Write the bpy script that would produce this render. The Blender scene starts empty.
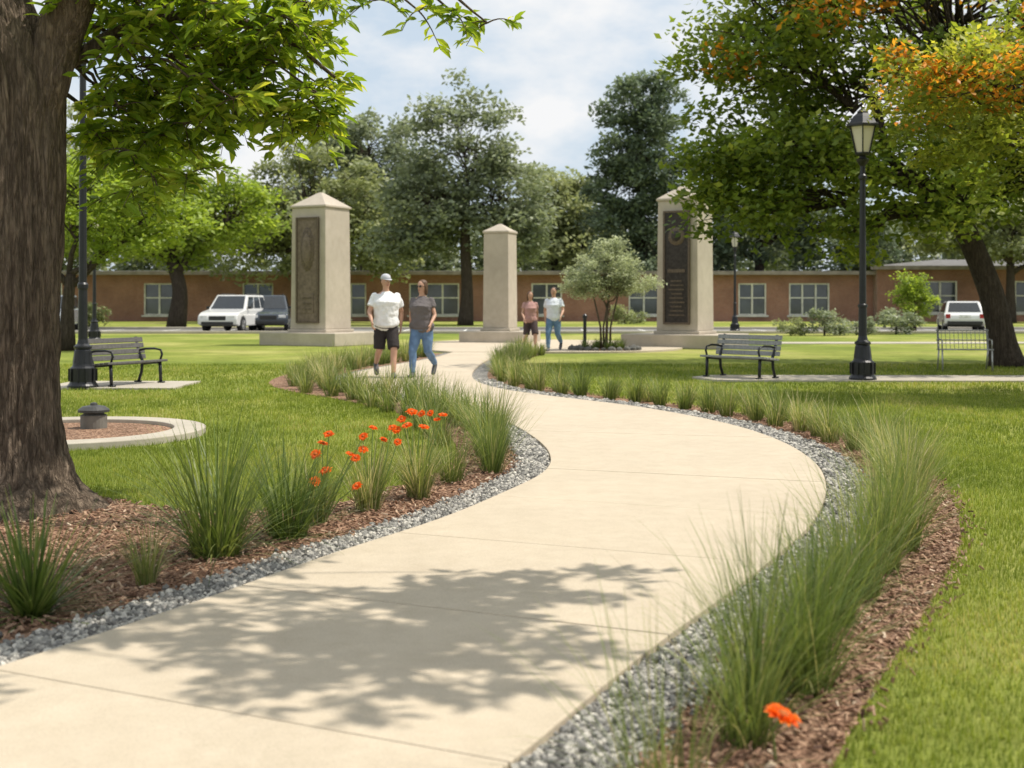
import bpy, bmesh, math, random
import numpy as np
from mathutils import Vector, noise, Matrix
R = np.random.default_rng(7); random.seed(7)
SC = bpy.context.scene
SC.view_settings.view_transform='Standard'; SC.view_settings.look='None'; SC.view_settings.exposure=0
COL = SC.collection

# ------------------------------------------------------------------ materials
def new_mat(name):
    m=bpy.data.materials.new(name); m.use_nodes=True
    nt=m.node_tree; nt.nodes.clear()
    out=nt.nodes.new('ShaderNodeOutputMaterial')
    return m,nt,out
def ramp(nt,fac,stops):
    r=nt.nodes.new('ShaderNodeValToRGB'); e=r.color_ramp.elements
    while len(e)>1: e.remove(e[-1])
    e[0].position=stops[0][0]; e[0].color=(*stops[0][1],1)
    for p,c in stops[1:]:
        x=e.new(p); x.color=(*c,1)
    nt.links.new(fac,r.inputs[0]); return r.outputs[0]
def g3(v): return (v,v,v)
def coords(nt,scale=(1,1,1)):
    tc=nt.nodes.new('ShaderNodeTexCoord'); mp=nt.nodes.new('ShaderNodeMapping')
    mp.inputs['Scale'].default_value=scale
    nt.links.new(tc.outputs['Object'],mp.inputs[0]); return mp.outputs[0]
def noise_n(nt,vec,scale,detail=4,rough=.55):
    n=nt.nodes.new('ShaderNodeTexNoise'); n.inputs['Scale'].default_value=scale
    n.inputs['Detail'].default_value=detail; n.inputs['Roughness'].default_value=rough
    nt.links.new(vec,n.inputs['Vector']); return n.outputs['Fac']
def mixc(nt,f,a,b,mode='MIX'):
    m=nt.nodes.new('ShaderNodeMixRGB'); m.blend_type=mode
    for i,v in enumerate((f,a,b)):
        if isinstance(v,(int,float)): m.inputs[i].default_value=v
        elif isinstance(v,tuple): m.inputs[i].default_value=(*v,1)
        else: nt.links.new(v,m.inputs[i])
    return m.outputs[0]
def bump(nt,h,strength=.3,dist=.02):
    b=nt.nodes.new('ShaderNodeBump'); b.inputs['Strength'].default_value=strength; b.inputs['Distance'].default_value=dist
    nt.links.new(h,b.inputs['Height']); return b.outputs[0]
def principled(nt,out,col,rough=.7,metal=0,spec=.4,nrm=None):
    p=nt.nodes.new('ShaderNodeBsdfPrincipled')
    if isinstance(col,tuple): p.inputs['Base Color'].default_value=(*col,1)
    else: nt.links.new(col,p.inputs['Base Color'])
    p.inputs['Roughness'].default_value=rough; p.inputs['Metallic'].default_value=metal
    p.inputs['Specular IOR Level'].default_value=spec
    if nrm is not None: nt.links.new(nrm,p.inputs['Normal'])
    nt.links.new(p.outputs[0],out.inputs[0]); return p
def simple(name,col,rough=.6,metal=0,spec=.4,var=.25,scale=8,bs=.1,bd=.005):
    m,nt,out=new_mat(name); v=coords(nt)
    n=noise_n(nt,v,scale)
    a=tuple(c*(1-var) for c in col); b=tuple(min(1,c*(1+var)) for c in col)
    c=ramp(nt,n,[(.3,a),(.7,b)])
    n2=noise_n(nt,v,scale*6)
    principled(nt,out,c,rough,metal,spec,bump(nt,n2,bs,bd)); return m
def leafmat(name,stops,trans=.4,tcol=None,rough=.5,spec=.3):
    m,nt,out=new_mat(name)
    a=nt.nodes.new('ShaderNodeAttribute'); a.attribute_name='Col'
    s=nt.nodes.new('ShaderNodeSeparateColor'); nt.links.new(a.outputs['Color'],s.inputs[0])
    c=ramp(nt,s.outputs[0],stops)
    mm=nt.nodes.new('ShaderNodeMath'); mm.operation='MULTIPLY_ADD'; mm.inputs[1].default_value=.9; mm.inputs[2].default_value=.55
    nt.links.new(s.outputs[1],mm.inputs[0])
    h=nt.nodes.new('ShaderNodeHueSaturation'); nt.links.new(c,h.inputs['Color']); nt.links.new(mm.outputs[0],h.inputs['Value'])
    p=nt.nodes.new('ShaderNodeBsdfPrincipled'); p.inputs['Roughness'].default_value=rough
    p.inputs['Specular IOR Level'].default_value=spec
    nt.links.new(h.outputs[0],p.inputs['Base Color'])
    t=nt.nodes.new('ShaderNodeBsdfTranslucent')
    tc=mixc(nt,1.0,h.outputs[0],tcol or (1.5,1.5,.7),'MULTIPLY')
    nt.links.new(tc,t.inputs[0])
    mx=nt.nodes.new('ShaderNodeMixShader'); mx.inputs[0].default_value=trans
    nt.links.new(p.outputs[0],mx.inputs[1]); nt.links.new(t.outputs[0],mx.inputs[2])
    nt.links.new(mx.outputs[0],out.inputs[0]); return m

def lawn_material():
    m,nt,out=new_mat('lawn_grass_mat'); v=coords(nt)
    a=noise_n(nt,v,.16,5); b=noise_n(nt,v,1.2,7,.72); c=noise_n(nt,v,60,3,.7)
    c1=ramp(nt,a,[(.36,(.19,.245,.044)),(.50,(.275,.315,.066)),(.62,(.40,.395,.125))])
    c2=ramp(nt,b,[(.32,g3(.70)),(.68,g3(1.2))]); c3=ramp(nt,c,[(.3,g3(.65)),(.7,g3(1.2))])
    x=mixc(nt,1.0,c1,c2,'MULTIPLY'); x=mixc(nt,.8,x,c3,'MULTIPLY')
    principled(nt,out,x,.9,0,.1,bump(nt,c,.8,.03)); return m
M_lawn=lawn_material()
def concrete_mat(name,base,sc=1,k1=.93,k2=1.04):
    m,nt,out=new_mat(name); v=coords(nt)
    a=noise_n(nt,v,.9*sc,6,.6); b=noise_n(nt,v,7*sc,6,.7); c=noise_n(nt,v,140*sc,3,.8)
    d=tuple(k*k1 for k in base); e=tuple(min(1,k*k2) for k in base)
    c1=ramp(nt,a,[(.3,d),(.7,e)]); c2=ramp(nt,b,[(.3,(.92,.91,.89)),(.65,g3(1.03))]); c3=ramp(nt,c,[(.25,g3(.76)),(.6,g3(1.05))])
    x=mixc(nt,1.0,c1,c2,'MULTIPLY'); x=mixc(nt,1.0,x,c3,'MULTIPLY')
    principled(nt,out,x,.85,0,.25,bump(nt,c,.25,.004)); return m
M_conc=concrete_mat('path_concrete',(.535,.46,.355))
M_joint=simple('joint_dark',(.16,.13,.10),.95)
M_kerb=concrete_mat('kerb_concrete',(.46,.42,.35),1,.88,1.08)
M_lime=concrete_mat('limestone',(.49,.435,.36),.6,.82,1.08)
M_asph=simple('asphalt',(.19,.185,.175),.9,scale=3)
def mulch_mat():
    m,nt,out=new_mat('mulch_mat'); v=coords(nt,(1,1,1))
    vo=nt.nodes.new('ShaderNodeTexVoronoi'); vo.inputs['Scale'].default_value=42; nt.links.new(v,vo.inputs['Vector'])
    s=nt.nodes.new('ShaderNodeSeparateColor'); nt.links.new(vo.outputs['Color'],s.inputs[0])
    c1=ramp(nt,s.outputs[0],[(0,(.13,.072,.045)),(.5,(.28,.165,.105)),(1,(.43,.28,.19))])
    a=noise_n(nt,v,2,4); c2=ramp(nt,a,[(.3,g3(.75)),(.7,g3(1.2))])
    x=mixc(nt,1.0,c1,c2,'MULTIPLY')
    principled(nt,out,x,.9,0,.2,bump(nt,vo.outputs['Distance'],.8,.03)); return m
M_mulch=mulch_mat()
def gravelbase():
    m,nt,out=new_mat('gravel_mat'); v=coords(nt)
    vo=nt.nodes.new('ShaderNodeTexVoronoi'); vo.inputs['Scale'].default_value=42; nt.links.new(v,vo.inputs['Vector'])
    s=nt.nodes.new('ShaderNodeSeparateColor'); nt.links.new(vo.outputs['Color'],s.inputs[0])
    c1=ramp(nt,s.outputs[0],[(0,(.10,.095,.088)),(.5,(.25,.24,.22)),(1,(.48,.455,.41))])
    principled(nt,out,c1,.8,0,.3,bump(nt,vo.outputs['Distance'],1,.03)); return m
M_gravel=gravelbase()
def attrmat(name,stops,rough=.7,spec=.3):
    m,nt,out=new_mat(name)
    a=nt.nodes.new('ShaderNodeAttribute'); a.attribute_name='Col'
    s=nt.nodes.new('ShaderNodeSeparateColor'); nt.links.new(a.outputs['Color'],s.inputs[0])
    c=ramp(nt,s.outputs[0],stops)
    n=noise_n(nt,coords(nt),90,3); c=mixc(nt,1.0,c,ramp(nt,n,[(.3,g3(.75)),(.7,g3(1.2))]),'MULTIPLY')
    principled(nt,out,c,rough,0,spec); return m
M_stone=attrmat('gravel_stones',[(0,(.10,.095,.088)),(.4,(.24,.232,.215)),(.75,(.41,.39,.35)),(1,(.64,.60,.53))])
M_chip=attrmat('mulch_chips',[(0,(.11,.06,.04)),(.5,(.31,.18,.115)),(.85,(.46,.30,.20)),(1,(.62,.49,.36))])
def bark(name,dark,light,sc=1):
    m,nt,out=new_mat(name)
    v=coords(nt,(14*sc,14*sc,1.5*sc)); w=noise_n(nt,v,1.6,8,.7)
    v3=coords(nt,(40*sc,40*sc,9*sc)); w3=noise_n(nt,v3,1.5,5,.7)
    v2=coords(nt,(26*sc,26*sc,3.6*sc)); vo=nt.nodes.new('ShaderNodeTexVoronoi'); vo.feature='DISTANCE_TO_EDGE'; vo.inputs['Scale'].default_value=1
    nz=nt.nodes.new('ShaderNodeTexNoise'); nz.inputs['Scale'].default_value=.9; nz.inputs['Detail'].default_value=5; nt.links.new(v2,nz.inputs['Vector'])
    ad=mixc(nt,1.0,v2,mixc(nt,1.0,nz.outputs['Color'],(3.,3.,3.),'MULTIPLY'),'ADD'); nt.links.new(ad,vo.inputs['Vector'])
    c1=ramp(nt,w,[(.3,dark),(.7,light)]); c2=ramp(nt,vo.outputs['Distance'],[(0,g3(.5)),(.2,g3(1.08))])
    x=mixc(nt,.75,c1,c2,'MULTIPLY'); x=mixc(nt,.8,x,ramp(nt,w3,[(.3,g3(.7)),(.7,g3(1.2))]),'MULTIPLY')
    ht=mixc(nt,.6,ramp(nt,vo.outputs['Distance'],[(0,g3(0)),(.3,g3(1))]),w,'ADD')
    principled(nt,out,x,.92,0,.15,bump(nt,ht,.8,.02)); return m
M_bark=bark('bark',(.085,.062,.045),(.25,.195,.145))
M_bark2=bark('bark_dark',(.05,.038,.03),(.12,.095,.075),.8)

# ------------------------------------------------------------------ mesh tools
class MB:
    def __init__(s): s.V=[];s.F=[];s.n=0;s.C=[]
    def add(s,V,F,mi=0,col=None):
        V=np.asarray(V,float).reshape(-1,3)
        if isinstance(F,np.ndarray): s.F.append((F+s.n,mi))
        else:
            by={}
            for f in F: by.setdefault(len(f),[]).append(f)
            for k,l in by.items(): s.F.append((np.array(l)+s.n,mi))
        if col is None: col=np.ones((len(V),4))*.5
        s.C.append(col); s.V.append(V); s.n+=len(V)
    def obj(s,name,mats,parent=None,smooth=False,loc=None,bevel=0,color=False):
        V=np.concatenate(s.V); me=bpy.data.meshes.new(name)
        me.vertices.add(len(V)); me.vertices.foreach_set('co',V.astype(np.float32).ravel())
        li=np.concatenate([f.ravel() for f,_ in s.F]); 
        st=[];o=0;mi=[]
        for f,m in s.F:
            k=f.shape[1]; st.append(o+np.arange(len(f))*k); o+=f.size; mi.append(np.full(len(f),m))
        st=np.concatenate(st); mi=np.concatenate(mi)
        me.loops.add(len(li)); me.loops.foreach_set('vertex_index',li.astype(np.int32))
        me.polygons.add(len(st)); me.polygons.foreach_set('loop_start',st.astype(np.int32))
        me.polygons.foreach_set('material_index',mi.astype(np.int32))
        me.polygons.foreach_set('use_smooth',np.full(len(st),bool(smooth)))
        me.update(calc_edges=True)
        if color:
            a=me.color_attributes.new('Col','FLOAT_COLOR','POINT'); a.data.foreach_set('color',np.concatenate(s.C).astype(np.float32).ravel())
        for m in (mats if isinstance(mats,(list,tuple)) else [mats]): me.materials.append(m)
        ob=bpy.data.objects.new(name,me); COL.objects.link(ob)
        if parent: ob.parent=parent
        if loc is not None: ob.location=loc
        if bevel:
            b=ob.modifiers.new('bevel','BEVEL'); b.width=bevel; b.segments=2; b.limit_method='ANGLE'
        return ob
def empty(name,loc=(0,0,0),yaw=0,scale=1):
    e=bpy.data.objects.new(name,None); e.location=loc; e.rotation_euler=(0,0,yaw); e.scale=(scale,)*3
    e.empty_display_size=.2; COL.objects.link(e); return e
def box(c,s,rot=None):
    c=np.array(c,float); h=np.array(s,float)/2
    V=np.array([[x,y,z] for x in(-1,1) for y in(-1,1) for z in(-1,1)],float)*h
    if rot is not None: V=V@np.array(rot).T
    return V+c,[(0,1,3,2),(4,6,7,5),(0,4,5,1),(2,3,7,6),(0,2,6,4),(1,5,7,3)]
def rotm(axis,a): return np.array(Matrix.Rotation(a,3,axis))
def tube(P,rad,segs=8,hint=(0,1,0),cap=True):
    P=np.asarray(P,float); n=len(P); T=np.gradient(P,axis=0); T/=np.linalg.norm(T,axis=1)[:,None]+1e-9
    rad=[(r,r) if np.isscalar(r) else r for r in rad]
    V=[];hint=np.array(hint,float)
    a=np.linspace(0,2*np.pi,segs,endpoint=False)
    for i in range(n):
        h=hint if abs(T[i]@hint)<.95 else np.array([1.,0,0])
        s=np.cross(h,T[i]); s/=np.linalg.norm(s); u=np.cross(T[i],s)
        V.append(P[i]+np.outer(np.cos(a)*rad[i][0],s)+np.outer(np.sin(a)*rad[i][1],u))
    V=np.concatenate(V); F=[]
    for i in range(n-1):
        for j in range(segs):
            k=(j+1)%segs; F.append((i*segs+j,i*segs+k,(i+1)*segs+k,(i+1)*segs+j))
    if cap:
        F.append(tuple(range(segs))[::-1]); F.append(tuple((n-1)*segs+j for j in range(segs)))
    return V,F
def lathe(prof,segs=24,c=(0,0,0)):
    a=np.linspace(0,2*np.pi,segs,endpoint=False); V=[]
    for r,z in prof: V.append(np.stack([np.cos(a)*r,np.sin(a)*r,np.full(segs,z)],1))
    V=np.concatenate(V)+np.array(c); F=[];n=len(prof)
    for i in range(n-1):
        for j in range(segs):
            k=(j+1)%segs; F.append((i*segs+j,i*segs+k,(i+1)*segs+k,(i+1)*segs+j))
    F.append(tuple(range(segs))[::-1]); F.append(tuple((n-1)*segs+j for j in range(segs)))
    return V,F
def sphere(c,r,seg=12,rng=8):
    r=(r,r,r) if np.isscalar(r) else r
    pr=[(max(1e-4,math.sin(t)),-math.cos(t)) for t in np.linspace(0.01,math.pi-.01,rng)]
    V,F=lathe(pr,seg); return V*np.array(r)+np.array(c),F
def catmull(P,step=.15):
    P=np.array(P,float); Q=np.vstack([2*P[0]-P[1],P,2*P[-1]-P[-2]]); out=[]
    for i in range(1,len(Q)-2):
        L=np.linalg.norm(Q[i+1]-Q[i]); k=max(2,int(L/step))
        for t in np.arange(k)/k:
            out.append(.5*((2*Q[i])+(-Q[i-1]+Q[i+1])*t+(2*Q[i-1]-5*Q[i]+4*Q[i+1]-Q[i+2])*t*t+(-Q[i-1]+3*Q[i]-3*Q[i+1]+Q[i+2])*t**3))
    out.append(Q[-2]); return np.array(out)
def offset(P,d):
    T=np.gradient(P,axis=0); T/=np.linalg.norm(T,axis=1)[:,None]
    Nn=np.stack([-T[:,1],T[:,0]],1)
    return P+Nn*d
def inside(pts,poly):
    x,y=pts[:,0],pts[:,1]; c=np.zeros(len(pts),bool); n=len(poly)
    j=n-1
    for i in range(n):
        xi,yi=poly[i];xj,yj=poly[j]
        if yi!=yj: c^=((yi>y)!=(yj>y))&(x<(xj-xi)*(y-yi)/(yj-yi)+xi)
        j=i
    return c
def sheet(name,poly,z,mat,thick=0):
    bm=bmesh.new(); vs=[bm.verts.new((p[0],p[1],z)) for p in poly]; f=bm.faces.new(vs)
    bmesh.ops.recalc_face_normals(bm,faces=[f])
    if f.normal.z<0: f.normal_flip()
    if thick:
        e=bmesh.ops.extrude_face_region(bm,geom=[f]); 
        for v in [g for g in e['geom'] if isinstance(g,bmesh.types.BMVert)]: v.co.z-=thick
    bmesh.ops.triangulate(bm,faces=bm.faces[:]); bmesh.ops.recalc_face_normals(bm,faces=bm.faces[:])
    me=bpy.data.meshes.new(name); bm.to_mesh(me); bm.free()
    if not thick and me.polygons[0].normal.z<0: me.flip_normals()
    me.materials.append(mat); o=bpy.data.objects.new(name,me); COL.objects.link(o); return o
def circle(cx,cy,r,n=48,ry=None):
    a=np.linspace(0,2*np.pi,n,endpoint=False); return np.stack([cx+r*np.cos(a),cy+(ry or r)*np.sin(a)],1)

# ------------------------------------------------------------------ path layout (metres)
Lp=[(-4.3,.8),(-3.5,1.8),(-2.9,2.8),(-2.38,3.75),(-1.911,4.667),(-1.665,5.178),(-1.348,5.872),(-.98,6.73),(-.452,7.85),(-.05,8.97),(.25,10.0),(.337,11.08),(.23,12.5),(-.1,14.34),(-.75,16.5),(-1.668,18.6),(-2.5,20.35),(-2.98,22.15),(-3.0,24.3),(-2.5,27.3),(-1.95,30.2),(-1.6,34)]
Rp=[(-2.4,-.3),(-1.6,.8),(-.95,1.8),(-.45,2.75),(.024,3.755),(.31,4.397),(.62,5.06),(.98,5.776),(1.454,6.783),(1.902,7.848),(2.338,9.309),(2.58,10.74),(2.62,12.41),(2.35,14.23),(1.659,16.2),(.85,17.6),(-.031,19.23),(-.54,21.08),(-.747,23.33),(-.721,26.5),(-.5,30.2),(.0,34)]
L=catmull(Lp); Rr=catmull(Rp)
def resample(P,n):
    d=np.r_[0,np.cumsum(np.linalg.norm(np.diff(P,axis=0),axis=1))]; t=np.linspace(0,d[-1],n)
    return np.stack([np.interp(t,d,P[:,0]),np.interp(t,d,P[:,1])],1)
n=420; Ls=resample(L,n); Rs=resample(Rr,n)
g=MB(); g.add([(-400,-60,0),(400,-60,0),(400,700,0),(-400,700,0)],[(0,1,2,3)]); g.obj('ground',M_lawn)
Lo=catmull([(-7,-.5),(-7.6,4),(-7,8),(-5,9.2),(-3.6,9.3),(-2.77,8.75),(-2.05,8.25),(-1.45,8.35),(-.95,9.15),(-.6,10.2),(-.5,11.2),(-.6,12.6),(-.95,14.2),(-1.6,16.1),(-2.55,18.0),(-3.5,19.6),(-4.2,21.6),(-4.3,24.5),(-3.7,27.8),(-3.1,30.6),(-2.6,34)],.3)
Ro=offset(Rs,-.86)
mulch_poly=np.vstack([Lo,Ro[::-1]])
sheet('mulch_bed',mulch_poly,.008,M_mulch)
gb=MB()
for A,d in ((Ls,.25),(Rs,-.29)):
    B=offset(A,d); k=len(A); V=np.vstack([np.c_[A,np.full(k,.014)],np.c_[B,np.full(k,.014)]]); i=np.arange(k-1)
    F=np.stack([i,i+1,i+k+1,i+k],1) if d<0 else np.stack([i,i+k,i+k+1,i+1],1)
    gb.add(V,F[:,::-1])
grav=gb.obj('gravel_border',M_gravel)
pb=MB(); per=18; zt=.045
for s0 in range(0,n-1,per):
    s1=min(s0+per,n-1); idx=np.arange(s0,s1+1)
    A=Ls[idx].copy(); B=Rs[idx].copy()
    for arr in (A,B):
        d=arr[1]-arr[0]; arr[0]+=d/np.linalg.norm(d)*.004
        d=arr[-1]-arr[-2]; arr[-1]-=d/np.linalg.norm(d)*.004
    k=len(A); dz=random.uniform(-.0015,.0015)
    V=np.vstack([np.c_[A,np.full(k,zt+dz)],np.c_[B,np.full(k,zt+dz)],np.c_[A,np.full(k,.0)],np.c_[B,np.full(k,.0)]])
    F=[]
    for i in range(k-1):
        F.append((i,i+k,i+k+1,i+1)); F.append((i,i+1,i+2*k+1,i+2*k)); F.append((i+k,i+3*k,i+3*k+1,i+k+1))
    F.append((0,2*k,3*k,k)); F.append((k-1,2*k-1,4*k-1,3*k-1))
    pb.add(V,F)
k=n; V=np.vstack([np.c_[Ls*.98+Rs*.02,np.full(k,.034)],np.c_[Rs*.98+Ls*.02,np.full(k,.034)]]); i=np.arange(k-1)
pb.add(V,np.stack([i,i+k,i+k+1,i+1],1),1)
pb.obj('concrete_path',[M_conc,M_joint],bevel=.006)
plz=catmull([(-1.6,33.9),(-2.6,36),(-3.0,39),(-3.0,42),(-1.5,44.5),(1,45),(3.5,44),(5,41),(5.2,38),(4.6,35.8),(3.4,34.4),(1.8,33.9),(0,33.9)],.5)
sheet('plaza_paving',plz,.05,M_conc,.06)
sheet('bench_walk',[(3.6,21.9),(14,21.6),(14,23.3),(3.7,23.5),(3.3,22.9)],.03,M_kerb,.04)
sheet('bench_pad',[(-7.6,19.9),(-5.4,19.9),(-5.4,21.7),(-7.6,21.7)],.03,M_kerb,.04)
sheet('far_walk',[(6,41.5),(60,43),(60,44.3),(6,43.2)],.02,M_kerb,.03)
sheet('road',[(-90,55.5),(90,55.5),(90,64),(-90,64)],.01,M_asph)
kb=MB(); kb.add(*box((0,55.35,.06),(180,.3,.12))); kb.add(*box((0,64.15,.06),(180,.3,.12))); kb.obj('kerb',M_kerb,bevel=.02)
M_paint=simple('road_paint',(.75,.75,.72),.7)
ln=MB()
for x in np.arange(-40,42,2.9): ln.add(*box((x,60.8,.012),(.1,5.2,.006)))
ln.obj('road_markings',M_paint)
cx,cy=-4.7,13.1
rg=MB(); a=np.linspace(0,2*np.pi,64,endpoint=False)
ri,ro_=1.12,1.45
V=[];
for r,z in ((ri,.0),(ri,.07),(ro_,.07),(ro_,0)): V.append(np.stack([cx+r*np.cos(a),cy+r*np.sin(a),np.full(64,z)],1))
F=[]
for q in range(3):
    for j in range(64): F.append((q*64+j,(q+1)*64+j,(q+1)*64+(j+1)%64,q*64+(j+1)%64))
rg.add(np.concatenate(V),F); rg.obj('kerb_ring',M_kerb,bevel=.01)
sheet('ring_mulch',circle(cx,cy,1.12),.03,M_mulch)

# ------------------------------------------------------------------ scattered stones & chips
ico=bmesh.new(); bmesh.ops.create_icosphere(ico,subdivisions=1,radius=1); ico.verts.ensure_lookup_table()
IV=np.array([v.co[:] for v in ico.verts]); IF=np.array([[v.index for v in f.verts] for f in ico.faces]); ico.free()
def rand_rot(k):
    q=R.normal(size=(k,4)); q/=np.linalg.norm(q,axis=1)[:,None]; w,x,y,z=q.T
    return np.stack([1-2*(y*y+z*z),2*(x*y-z*w),2*(x*z+y*w),2*(x*y+z*w),1-2*(x*x+z*z),2*(y*z-x*w),2*(x*z-y*w),2*(y*z+x*w),1-2*(x*x+y*y)],1).reshape(k,3,3)
def scatter(m,BV,BF,P,S,rot=None,col=None,jit=0):
    k=len(P); rot=rand_rot(k) if rot is None else rot
    B=np.broadcast_to(BV,(k,)+BV.shape)
    if jit: B=B*(1+R.uniform(-jit,jit,(k,len(BV),1)))
    V=np.einsum('kij,kvj->kvi',rot,B*S[:,None,:])+P[:,None,:]
    F=(BF[None]+(np.arange(k)*len(BV))[:,None,None]).reshape(-1,BF.shape[1])
    c=np.ones((k,len(BV),4)); c[:,:,0]=(R.random(k) if col is None else col)[:,None]; c[:,:,1]=.5
    m.add(V.reshape(-1,3),F,0,c.reshape(-1,4))
sm=MB()
for A,d in ((Ls,.25),(Rs,-.29)):
    t=R.uniform(0,n-1.01,40000); i=t.astype(int); f=t-i
    P=A[i]*(1-f)[:,None]+A[i+1]*f[:,None]; T=A[i+1]-A[i]; T/=np.linalg.norm(T,axis=1)[:,None]
    Nn=np.stack([-T[:,1],T[:,0]],1)*np.sign(d); u=R.uniform(.012,abs(d)+.02+R.exponential(.02,len(P)),len(P)); P=P+Nn*u[:,None]
    keep=(P[:,1]>2.5)&(R.random(len(P))<np.clip(7/P[:,1],.25,1))&(P[:,1]<22); P=P[keep]
    s=R.uniform(.007,.018,(len(P),1))*R.uniform(.7,1.3,(len(P),3))
    s*=np.clip(P[:,1:2]/9,1,2)
    scatter(sm,IV,IF,np.c_[P,R.uniform(.012,.026,len(P))],s,jit=.25)
so=sm.obj('gravel_stones',M_stone,color=True); so.parent=grav
cm=MB(); pts=np.c_[R.uniform(-6.5,4.2,120000),R.uniform(2.2,16,120000)]
pts=pts[np.abs(pts[:,0])<pts[:,1]*.46+.8]
ok=inside(pts,mulch_poly[::2])&(R.random(len(pts))<np.clip(7/pts[:,1],.2,1)); pts=pts[ok]
gp=np.vstack([offset(Ls,.23),offset(Rs,-.27)[::-1]]); pts=pts[~inside(pts,gp)]
BV,BF=box((0,0,0),(2,2,2)); BF=np.array(BF)
s=np.stack([R.uniform(.008,.028,len(pts)),R.uniform(.003,.008,len(pts)),R.uniform(.0015,.004,len(pts))],1)
az=R.uniform(0,6.28,len(pts)); tl=R.normal(0,.35,len(pts)); ca,sa,ct,st_=np.cos(az),np.sin(az),np.cos(tl),np.sin(tl)
rot=np.stack([ca*ct,-sa,ca*st_,sa*ct,ca,sa*st_,-st_,0*ca,ct],1).reshape(-1,3,3)
scatter(cm,BV,BF,np.c_[pts,R.uniform(.010,.028,len(pts))],s,rot,np.clip(R.normal(.5,.25,len(pts)),0,1))
k=1400; i=R.integers(60,300,k); e_=Ro[i]+R.normal(0,.05,(k,2))
s=np.stack([R.uniform(.008,.02,k),R.uniform(.003,.007,k),R.uniform(.0015,.003,k)],1)
scatter(cm,BV,BF,np.c_[e_,R.uniform(.01,.03,k)],s,None,np.clip(R.normal(.5,.25,k),0,1))
cm.obj('mulch_chips',M_chip,color=True)

# ------------------------------------------------------------------ grass
def blades(m,P,Ln,az,tilt,bend,w,segs,c0,c1,mi=0,tip=.12):
    k=len(P); V=np.zeros((k,segs+1,2,3)); pos=P.copy(); th=tilt.copy()
    side=np.stack([-np.sin(az),np.cos(az),0*az],1); ds=Ln/segs
    C=np.ones((k,segs+1,2,4))
    for s in range(segs+1):
        t=s/segs; ww=w*(1-t)**.6*(1-tip)+w*tip
        V[:,s,0]=pos-side*ww[:,None]/2; V[:,s,1]=pos+side*ww[:,None]/2
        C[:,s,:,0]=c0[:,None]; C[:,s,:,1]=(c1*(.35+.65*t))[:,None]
        d=np.stack([np.sin(th)*np.cos(az),np.sin(th)*np.sin(az),np.cos(th)],1); pos=pos+d*ds[:,None]; th=th+bend/segs
    i=np.arange(segs)*2; base=np.stack([i,i+1,i+3,i+2],1)
    F=(base[None]+(np.arange(k)*(segs+1)*2)[:,None,None]).reshape(-1,4)
    m.add(V.reshape(-1,3),F,mi,C.reshape(-1,4))
M_blade=leafmat('lawn_blades',[(0,(.155,.215,.034)),(.5,(.25,.31,.057)),(.85,(.38,.40,.095)),(1,(.54,.47,.22))],.4,(1.3,1.3,.6),.55,.2)
M_ograss=leafmat('ornamental_blades',[(0,(.10,.15,.04)),(.45,(.18,.235,.065)),(.8,(.32,.34,.12)),(.92,(.48,.44,.23)),(1,(.60,.52,.33))],.4,(1.3,1.3,.75),.5,.3)
M_dgrass=leafmat('dark_grass_blades',[(0,(.06,.105,.025)),(.6,(.14,.20,.05)),(1,(.30,.34,.12))],.35,(1.3,1.3,.6),.45,.35)
lg=MB()
allpoly=mulch_poly[::2]; 
pads=[(3.3,21.6,14,23.5),(-7.6,19.9,-5.4,21.7)]
for y0,y1,den,l0,l1,w,sg in ((2.6,7,5500,.022,.048,.004,2),(7,12,3000,.025,.05,.0055,1),(12,19,1100,.03,.055,.009,1),(19,28,350,.035,.06,.015,1)):
    A=(y1-y0)*(y1*.46+1)*2; k=int(A*den); p=np.c_[R.uniform(-1,1,k)*(y1*.46+1),R.uniform(y0,y1,k)]
    p=p[np.abs(p[:,0])<p[:,1]*.46+1]; p=p[~inside(p,allpoly)]
    p=p[(p[:,0]-cx)**2+(p[:,1]-cy)**2>1.47**2]
    for a0,b0,a1,b1 in pads: p=p[~((p[:,0]>a0)&(p[:,0]<a1)&(p[:,1]>b0)&(p[:,1]<b1))]
    k=len(p); patch=np.array([noise.noise(Vector((x*.8,y*.45,0)))+.6*noise.noise(Vector((x*2.7,y*1.5,3))) for x,y in p])
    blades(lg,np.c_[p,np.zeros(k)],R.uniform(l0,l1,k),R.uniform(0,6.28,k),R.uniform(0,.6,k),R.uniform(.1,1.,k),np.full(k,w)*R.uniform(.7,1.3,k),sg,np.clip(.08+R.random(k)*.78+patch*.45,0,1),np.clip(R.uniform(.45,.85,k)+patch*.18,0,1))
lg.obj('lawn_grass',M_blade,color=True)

def clump(m,x,y,h,nb,spread=.09,w=.005,lean=.45,bendm=1.1,segs=6,dry=0,mi=0,z=.01):
    az=R.uniform(0,6.28,nb); rr=np.sqrt(R.random(nb))*spread
    P=np.c_[x+np.cos(az)*rr,y+np.sin(az)*rr,np.full(nb,z)]
    az=az+R.normal(0,.5,nb); Ln=h*R.uniform(.55,1.2,nb)
    tone=R.uniform(.3,.65)
    blades(m,P,Ln,az,np.abs(R.normal(0,lean*.6,nb))+.03,np.abs(R.normal(.6,.45,nb))*bendm,np.full(nb,w)*R.uniform(.6,1.2,nb),segs,np.clip(R.normal(tone+dry,.25,nb),0,1),R.uniform(.3,.85,nb),mi)
def along(A,d,y0,y1,step):
    B=offset(A,d); dd=np.r_[0,np.cumsum(np.linalg.norm(np.diff(B,axis=0),axis=1))]; out=[];last=-9
    for p,s in zip(B,dd):
        if y0<p[1]<y1 and s-last>=step*random.uniform(.85,1.15): out.append(p); last=s
    return out
rb=MB()
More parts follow.
